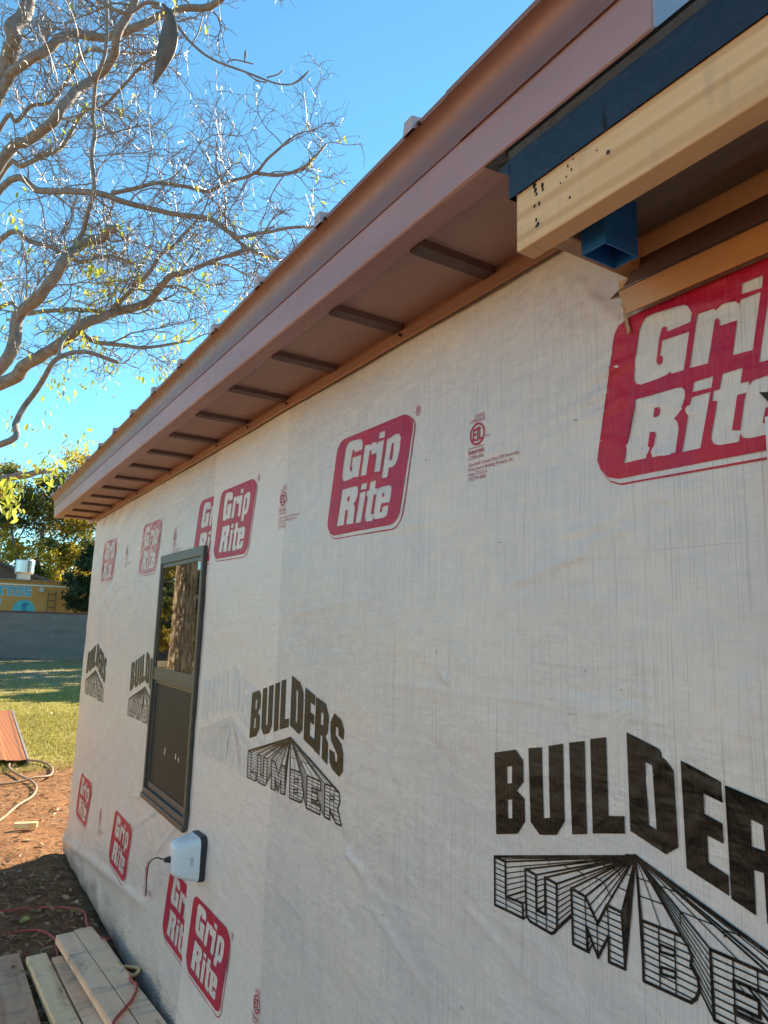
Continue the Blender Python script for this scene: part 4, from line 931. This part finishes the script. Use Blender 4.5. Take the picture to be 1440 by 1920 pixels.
limbs = [  # points (x, y in the photo), distance, width in photo pixels
 ([(0,690),(35,595),(70,560),(100,520),(130,480),(145,465),(170,452),(200,437),(218,428)], 7.0, (28, 15), True),
 ([(142,462),(152,440),(165,400),(177,350),(172,300),(177,250),(175,210),(180,150),(197,100),(200,0),(205,-60)], 7.0, (11, 7), False),
 ([(0,297),(50,265),(95,230),(120,195),(150,160),(185,140),(210,110),(220,65),(250,0),(262,-70)], 7.6, (24, 15), True),
 ([(0,170),(30,135),(75,100),(115,75),(142,65),(180,72),(210,65),(250,55),(300,30),(340,17),(390,15),(430,-15)], 8.2, (22, 13), True),
 ([(0,150),(20,90),(30,50),(55,0),(75,-60)], 8.6, (36, 26), True),
 ([(0,352),(75,357),(150,357),(200,367),(250,382),(310,397),(390,412),(430,435),(450,445),(495,437),(535,427),(600,425),(660,415)], 7.4, (16, 5), True),
 ([(430,435),(450,455),(480,472),(545,492),(580,500)], 7.4, (9, 4), False),
 ([(210,365),(250,355),(300,342),(350,350),(390,357),(430,340),(475,325),(505,295),(545,260)], 7.5, (10, 5), False),
 ([(475,325),(525,329),(565,315),(592,292),(612,270)], 7.5, (9, 4), False),
 ([(0,715),(50,685),(100,652),(165,607),(210,585),(260,575),(295,545),(320,517),(350,510),(400,490),(470,465)], 7.9, (30, 6), True),
 ([(210,585),(245,545),(270,520),(300,480),(320,465),(350,435),(375,405)], 7.9, (11, 5), False),
 ([(0,835),(30,795),(55,750),(85,705),(110,670),(165,662),(222,680)], 5.6, (15, 8), True),
 ([(110,670),(118,640),(140,612),(150,590)], 5.6, (10, 5), False),
 ([(150,618),(180,642),(240,648),(280,652),(345,640)], 7.9, (12, 5), False),
 ([(0,575),(40,590),(90,582),(150,582),(215,585)], 8.1, (10, 8), True),
 ([(0,330),(40,310),(90,290),(120,270),(160,210),(200,195),(270,120),(300,110)], 8.8, (12, 5), True),
 ([(0,900),(40,890),(80,885),(100,880)], 9.0, (18, 10), True),
 ([(0,243),(30,225),(60,200),(100,185),(160,100),(190,95),(260,100),(300,95)], 9.2, (10, 5), True),
 ([(0,450),(60,455),(110,470),(150,490),(210,480),(260,500)], 8.6, (12, 5), True),
]
seeds = []
for pts, dep, (w0, w1), root in limbs:
    P = [at(x, y, dep*(1+.018*math.sin(i*1.3+dep))) for i, (x, y) in enumerate(pts)]
    if root:
        a = P[0]; d = (P[0]-P[1]).normalized(); mid_ = a.lerp(Ttop, .5)+Vector((0, 0, .10)); P = [Ttop, mid_]+P
    path = smooth_path(P, 7); k = len(path); r0, r1 = w0*dep/FPX/2*.82, w1*dep/FPX/2*.9
    n0 = 14 if root else 0
    rad = [(r0*(1+.9*(1-i/n0)) if i < n0 else r0+(r1-r0)*(i-n0)/(k-1-n0))*(1+.06*nz(i*.5, dep)) for i in range(k)]
    path = [p+Vector((nz(i*.16, 1, dep), nz(i*.16, 2, dep), nz(i*.16, 3, dep)))*rad[i]*.8 if 0 < i < k-1 else p for i, p in enumerate(path)]
    mb = MB(); mb.tube(path, rad, 10); mb.build('limb', M['limb'], tree, smooth=True)
    seeds.append((path[n0:], rad[n0:], dep))
rs = random.Random(21); tw = MB(); tips = []
def okp(p): return not (p.x > -.6 and p.z < 4.2)
def grow(p, d, ln, r, lvl):
    n_ = {1: 9, 2: 6, 3: 4}[lvl]; cv = Vector((rs.gauss(0, .14), rs.gauss(0, .14), rs.gauss(.0, .14))); pts = [p]; dd = d.copy(); dirs = [dd.copy()]
    for i in range(n_):
        dd = (dd+cv+Vector((rs.gauss(0, .19), rs.gauss(0, .19), rs.gauss(.0, .21)))).normalized(); p = p+dd*ln/n_
        if not okp(p): break
        pts.append(p); dirs.append(dd.copy())
    if len(pts) < 3: return
    k = len(pts); tw.tube(pts, [max(.0019, r*(1-.65*i/(k-1))) for i in range(k)], 5 if lvl == 1 else 3, False)
    if lvl < 3:
        for i in range(2, k):
            for _ in range(2 if (lvl == 1 and i > 3) else 1):
                if rs.random() < (.78 if lvl == 1 else .62):
                    s_ = Vector((rs.gauss(0, 1), rs.gauss(0, 1), rs.gauss(.25, 1))).normalized(); nd = (dirs[i]*.75+s_*.75).normalized()
                    grow(pts[i], nd, ln*rs.uniform(.30, .6), max(.0030, r*.6), lvl+1)
    if lvl > 1: tips.append(pts[-1])
for path, rad, dep in seeds:
    acc = 0
    for i in range(2, len(path)-1):
        acc += (path[i+1]-path[i]).length
        if acc > .135:
            acc = rs.uniform(-.05, .03); d = (path[i+1]-path[i-1]).normalized(); s_ = Vector((rs.gauss(0, 1), rs.gauss(0, 1), rs.gauss(.1, 1))).normalized()
            grow(path[i], (d*.6+s_*.8).normalized(), rs.uniform(.4, 1.0), min(.012, rad[i]*.55)*rs.uniform(.6, 1), 1)
    grow(path[-1], (path[-1]-path[-3]).normalized(), .5, rad[-1]*.8, 2) if rad[-1]*FPX/dep < 6 else None
tag(tw.build('twigs', M['twig'], tree), kind='stuff')
# nearer twig with the pod
pp = [(150,-40),(185,0),(225,22),(247,22),(275,5),(300,8)]; nb = MB()
nb.tube(smooth_path([at(x, y, 3.9) for x, y in pp], 6), [.010]*30+[.008], 8)
nb.tube(smooth_path([at(x, y, 3.9) for x, y in ((285,12),(310,20),(330,45),(360,82),(400,112),(460,135),(520,157),(555,155),(580,132))], 6), [.0095-.00013*i for i in range(49)], 7)
for (x0, y0, x1, y1, x2, y2) in ((425,118,440,112,475,120),(458,118,460,95,462,108),(500,145,520,140,530,132),(550,156,560,150,578,134),(360,82,372,60,380,30),(460,135,480,150,500,155)):
    nb.tube(smooth_path([at(x0, y0, 3.9), at(x1, y1, 3.9), at(x2, y2, 3.92)], 4), .004, 5)
nb.build('limb', M['limb'], tree, smooth=True)['label'] = 'thin nearer branch that carries the pod'
cl = [(306,8,3),(319,24,7),(319,45,13),(317,68,17),(313,92,18),(306,115,14),(299,134,9),(292,148,5),(286,159,1.5)]
mb = MB(); vs = []; S_ = 14
for x, y, w_ in cl:
    c_ = at(x, y, 3.85); k = 3.85/FPX
    for j in range(S_):
        a = 2*math.pi*j/S_; rr = 1+.10*math.cos(4*a); vs.append(c_+rt*(w_*k*math.cos(a)*rr)+fw*(w_*k*.7*math.sin(a)*rr))
mb.add(vs, [(i*S_+j, i*S_+(j+1) % S_, (i+1)*S_+(j+1) % S_, (i+1)*S_+j) for i in range(len(cl)-1) for j in range(S_)]+[tuple(range(S_)), tuple(range((len(cl)-1)*S_, len(cl)*S_))])
o = mb.build('seed_pod', M['pod'], tree, smooth=True); sub = o.modifiers.new('s', 'SUBSURF'); sub.levels = sub.render_levels = 2
# sparse leaves, denser low down
mb = MB(); rs = random.Random(31)
for p in tips:
    v = p-CAM; dz = v.dot(fw)
    if dz < .5: continue
    sx, sy = 720+FPX*v.dot(rt)/dz, 960-FPX*v.dot(up)/dz
    pr = .012+.34*sstep(330, 850, sy)*(1-.5*sstep(200, 600, sx))
    if nz(p.x*1.6, p.y*1.6, p.z*1.6) < .02: pr *= .3
    if rs.random() < pr:
        for _ in range(rs.randint(2, 6)):
            l = rs.uniform(.035, .085); q = p+Vector((rs.gauss(0, .05), rs.gauss(0, .05), rs.gauss(-.03, .05)))
            leaf_into(mb, q, l, l*rs.uniform(.3, .45), rs.uniform(0, 6.28), rs.gauss(-.8, .5), rs.gauss(0, .7))
for cx_, cy_, sp_, cnt, dp in ((30, 905, 38, 60, 6.2), (95, 880, 40, 50, 6.2), (20, 945, 25, 30, 6.2), (160, 830, 30, 26, 7), (175, 505, 16, 26, 7), (150, 640, 40, 24, 7.5), (60, 790, 50, 30, 7.5), (345, 620, 40, 12, 8), (20, 400, 25, 16, 8), (120, 730, 30, 24, 7.5), (300, 690, 30, 10, 8)):
    for _ in range(cnt):
        q = at(cx_+rs.gauss(0, sp_*.6), cy_+rs.gauss(0, sp_*.4), dp+rs.gauss(0, .25)); l = rs.uniform(.05, .105)
        leaf_into(mb, q, l, l*rs.uniform(.32, .5), rs.uniform(0, 6.28), rs.gauss(-.9, .4), rs.gauss(0, .7))
mb.build('foliage', M['leafY'], tree)

def leafy_tree(name, base, crown, n_leaf, lsz, matl, label, trunk_r, seed, group=None, dens=.0, clumps=130):
    rs = random.Random(seed); t = thing(name, base, label, 'tree', group); b = Vector(base); cz = sum(c[2] for c in crown)/len(crown)
    mb = MB(); mb.tube(smooth_path([b, b+Vector((.1, .1, 1.2)), b+Vector((-.1, .1, 2.8)), Vector(crown[0][:3])], 5), [trunk_r*(1-.04*i) for i in range(16)], 10)
    for c in crown[1:]: mb.tube(smooth_path([b+Vector((0, 0, 2.2)), b.lerp(Vector(c[:3]), .6), Vector(c[:3])], 5), [trunk_r*.5*(1-.07*i) for i in range(11)], 7)
    mb.build('trunk', M['limb'], t, smooth=True)
    cl = []
    for _ in range(clumps):
        c = rs.choice(crown); d = Vector((rs.gauss(0, 1), rs.gauss(0, 1), rs.gauss(0, 1))).normalized()*rs.uniform(.45, 1)
        cl.append((Vector(c[:3])+Vector((d.x*c[3], d.y*c[3], d.z*c[4])), rs.uniform(.45, 1.0)*c[3]*.30))
    mb = MB()
    for i in range(n_leaf):
        c, r_ = rs.choice(cl); p = c+Vector((rs.gauss(0, .5), rs.gauss(0, .5), rs.gauss(0, .42)))*r_
        l = lsz*rs.uniform(.6, 1.4); a = Vector((rs.gauss(0, 1), rs.gauss(0, 1), rs.gauss(0, 1))).normalized(); q = a.orthogonal().normalized(); s_ = a.cross(q)
        mb.add([p-q*l*.5, p+s_*l*.28, p+q*l*.5, p-s_*l*.28], [(0, 1, 2, 3)], 1 if (nz(c.x*.6, c.y*.6, c.z*.6+seed) > (.08 if c.z > 7 else -.12)) else 0)
    mb.build('crown', matl if isinstance(matl, list) else [matl, matl], t)
    return t
M['leafG'] = leafmat('olive_leaves', (.065, .09, .025), (.24, .23, .06), .45)
M['leafGold'] = leafmat('golden_leaves', (.30, .26, .03), (.62, .46, .05), .5)
M['leafD'] = leafmat('dark_green_leaves', (.018, .04, .018), (.04, .075, .03), .2)
leafy_tree('broadleaf_tree', (4.0, 47, 0), [(4, 47, 7.2, 3.0, 3.2), (1.8, 46, 8.6, 2.4, 2.2), (6.5, 46, 9.3, 3.2, 2.8), (5.5, 45, 4.6, 2.4, 1.8)], 42000, .19, [M['leafG'], M['leafGold']], 'broad olive tree turning gold, right behind the gabled house', .30, 5, 'leafy trees behind the buildings', clumps=210)
leafy_tree('broadleaf_tree', (-2.0, 52, 0), [(-2, 52, 7.0, 3.0, 2.8), (1.2, 51, 7.0, 2.4, 3.0), (-4.5, 51, 7.0, 2.6, 2.6)], 20000, .19, [M['leafG'], M['leafG']], 'thinner green tree showing sky at the far left', .28, 6, 'leafy trees behind the buildings', clumps=130)
leafy_tree('evergreen_tree', (5.1, 35.4, 0), [(5.2, 35.4, 4.3, 1.15, 1.0), (4.7, 35.4, 3.0, .95, 1.1), (6.2, 35.3, 4.0, 1.4, 1.6)], 15000, .15, [M['leafD'], M['leafD']], 'dark green evergreen hanging over the yellow building', .12, 8, clumps=120)
leafy_tree('broadleaf_tree', (14, 34, 0), [(14, 34, 6.5, 3.6, 3.2), (11, 33, 7, 2.6, 2.6), (13, 27, 6.5, 3.2, 3), (12, 22.5, 6, 2.4, 2.4)], 12000, .5, [M['leafG'], M['leafG']], 'leafy tree standing behind the house that shades the lawn', .3, 12, 'leafy trees behind the buildings')
nh = thing('bounce_building', (-14, 4, 0), 'unseen pale cream house added across the yard to bounce warm light', 'house')  # out-of-view building added to throw warm sunlight back onto the wrapped wall
mb = MB(); mb.box(-20, -13, -7, 15, 0, 3.4); mb.build('wall', simple_noise_mat('bounce_cream', (.66, .52, .36), (.74, .60, .44), 1.5, .9), nh)
mb = MB(); mb.add([(-12.5, -7.5, 3.3), (-12.5, 15.5, 3.3), (-16.5, 15.5, 4.9), (-16.5, -7.5, 4.9), (-20.5, 15.5, 3.3), (-20.5, -7.5, 3.3)], [(0, 1, 2, 3), (3, 2, 4, 5)]); mb.build('roof', bpy.data.materials['dark_shingles'], nh)  # roof of the added bounce building
for y_ in (-4, 2, 8):
    mb = MB(); mb.box(-12.99, -12.95, y_, y_+1.4, 1.0, 2.3); mb.build('window', M['bronze'], nh)  # windows of the added bounce building
# what the window mirrors: a board fence and shrubs across the yard
fc = thing('board_fence', (-9, 25, 0), 'dark wooden board fence across the yard, seen in the window', 'fence')
mb = MB()
for i in range(110): mb.box(-9.02+.004*(i % 3), -9.0, 16+.25*i, 16.235+.25*i, .05, 1.95+.02*(i % 2))
mb.build('boards', simple_noise_mat('fence_wood', (.10, .075, .05), (.2, .15, .10), 4, .8), fc)
mb = MB(); mb.box(-9.10, -9.021, 16, 43.5, .4, .5); mb.box(-9.10, -9.021, 16, 43.5, 1.5, 1.6); mb.build('rails', bpy.data.materials['fence_wood'], fc)
leafy_tree('shrub', (-6.6, 26.5, 0), [(-6.3, 26, 1.8, 1.5, 1.5), (-6.0, 27, 3.6, 1.6, 1.8), (-7.5, 28, 3, 1.8, 2.0), (-5.4, 27.5, 2.2, 1.2, 1.6)], 16000, .2, [M['leafG'], M['leafGold']], 'leafy shrub in front of the board fence', .08, 14)
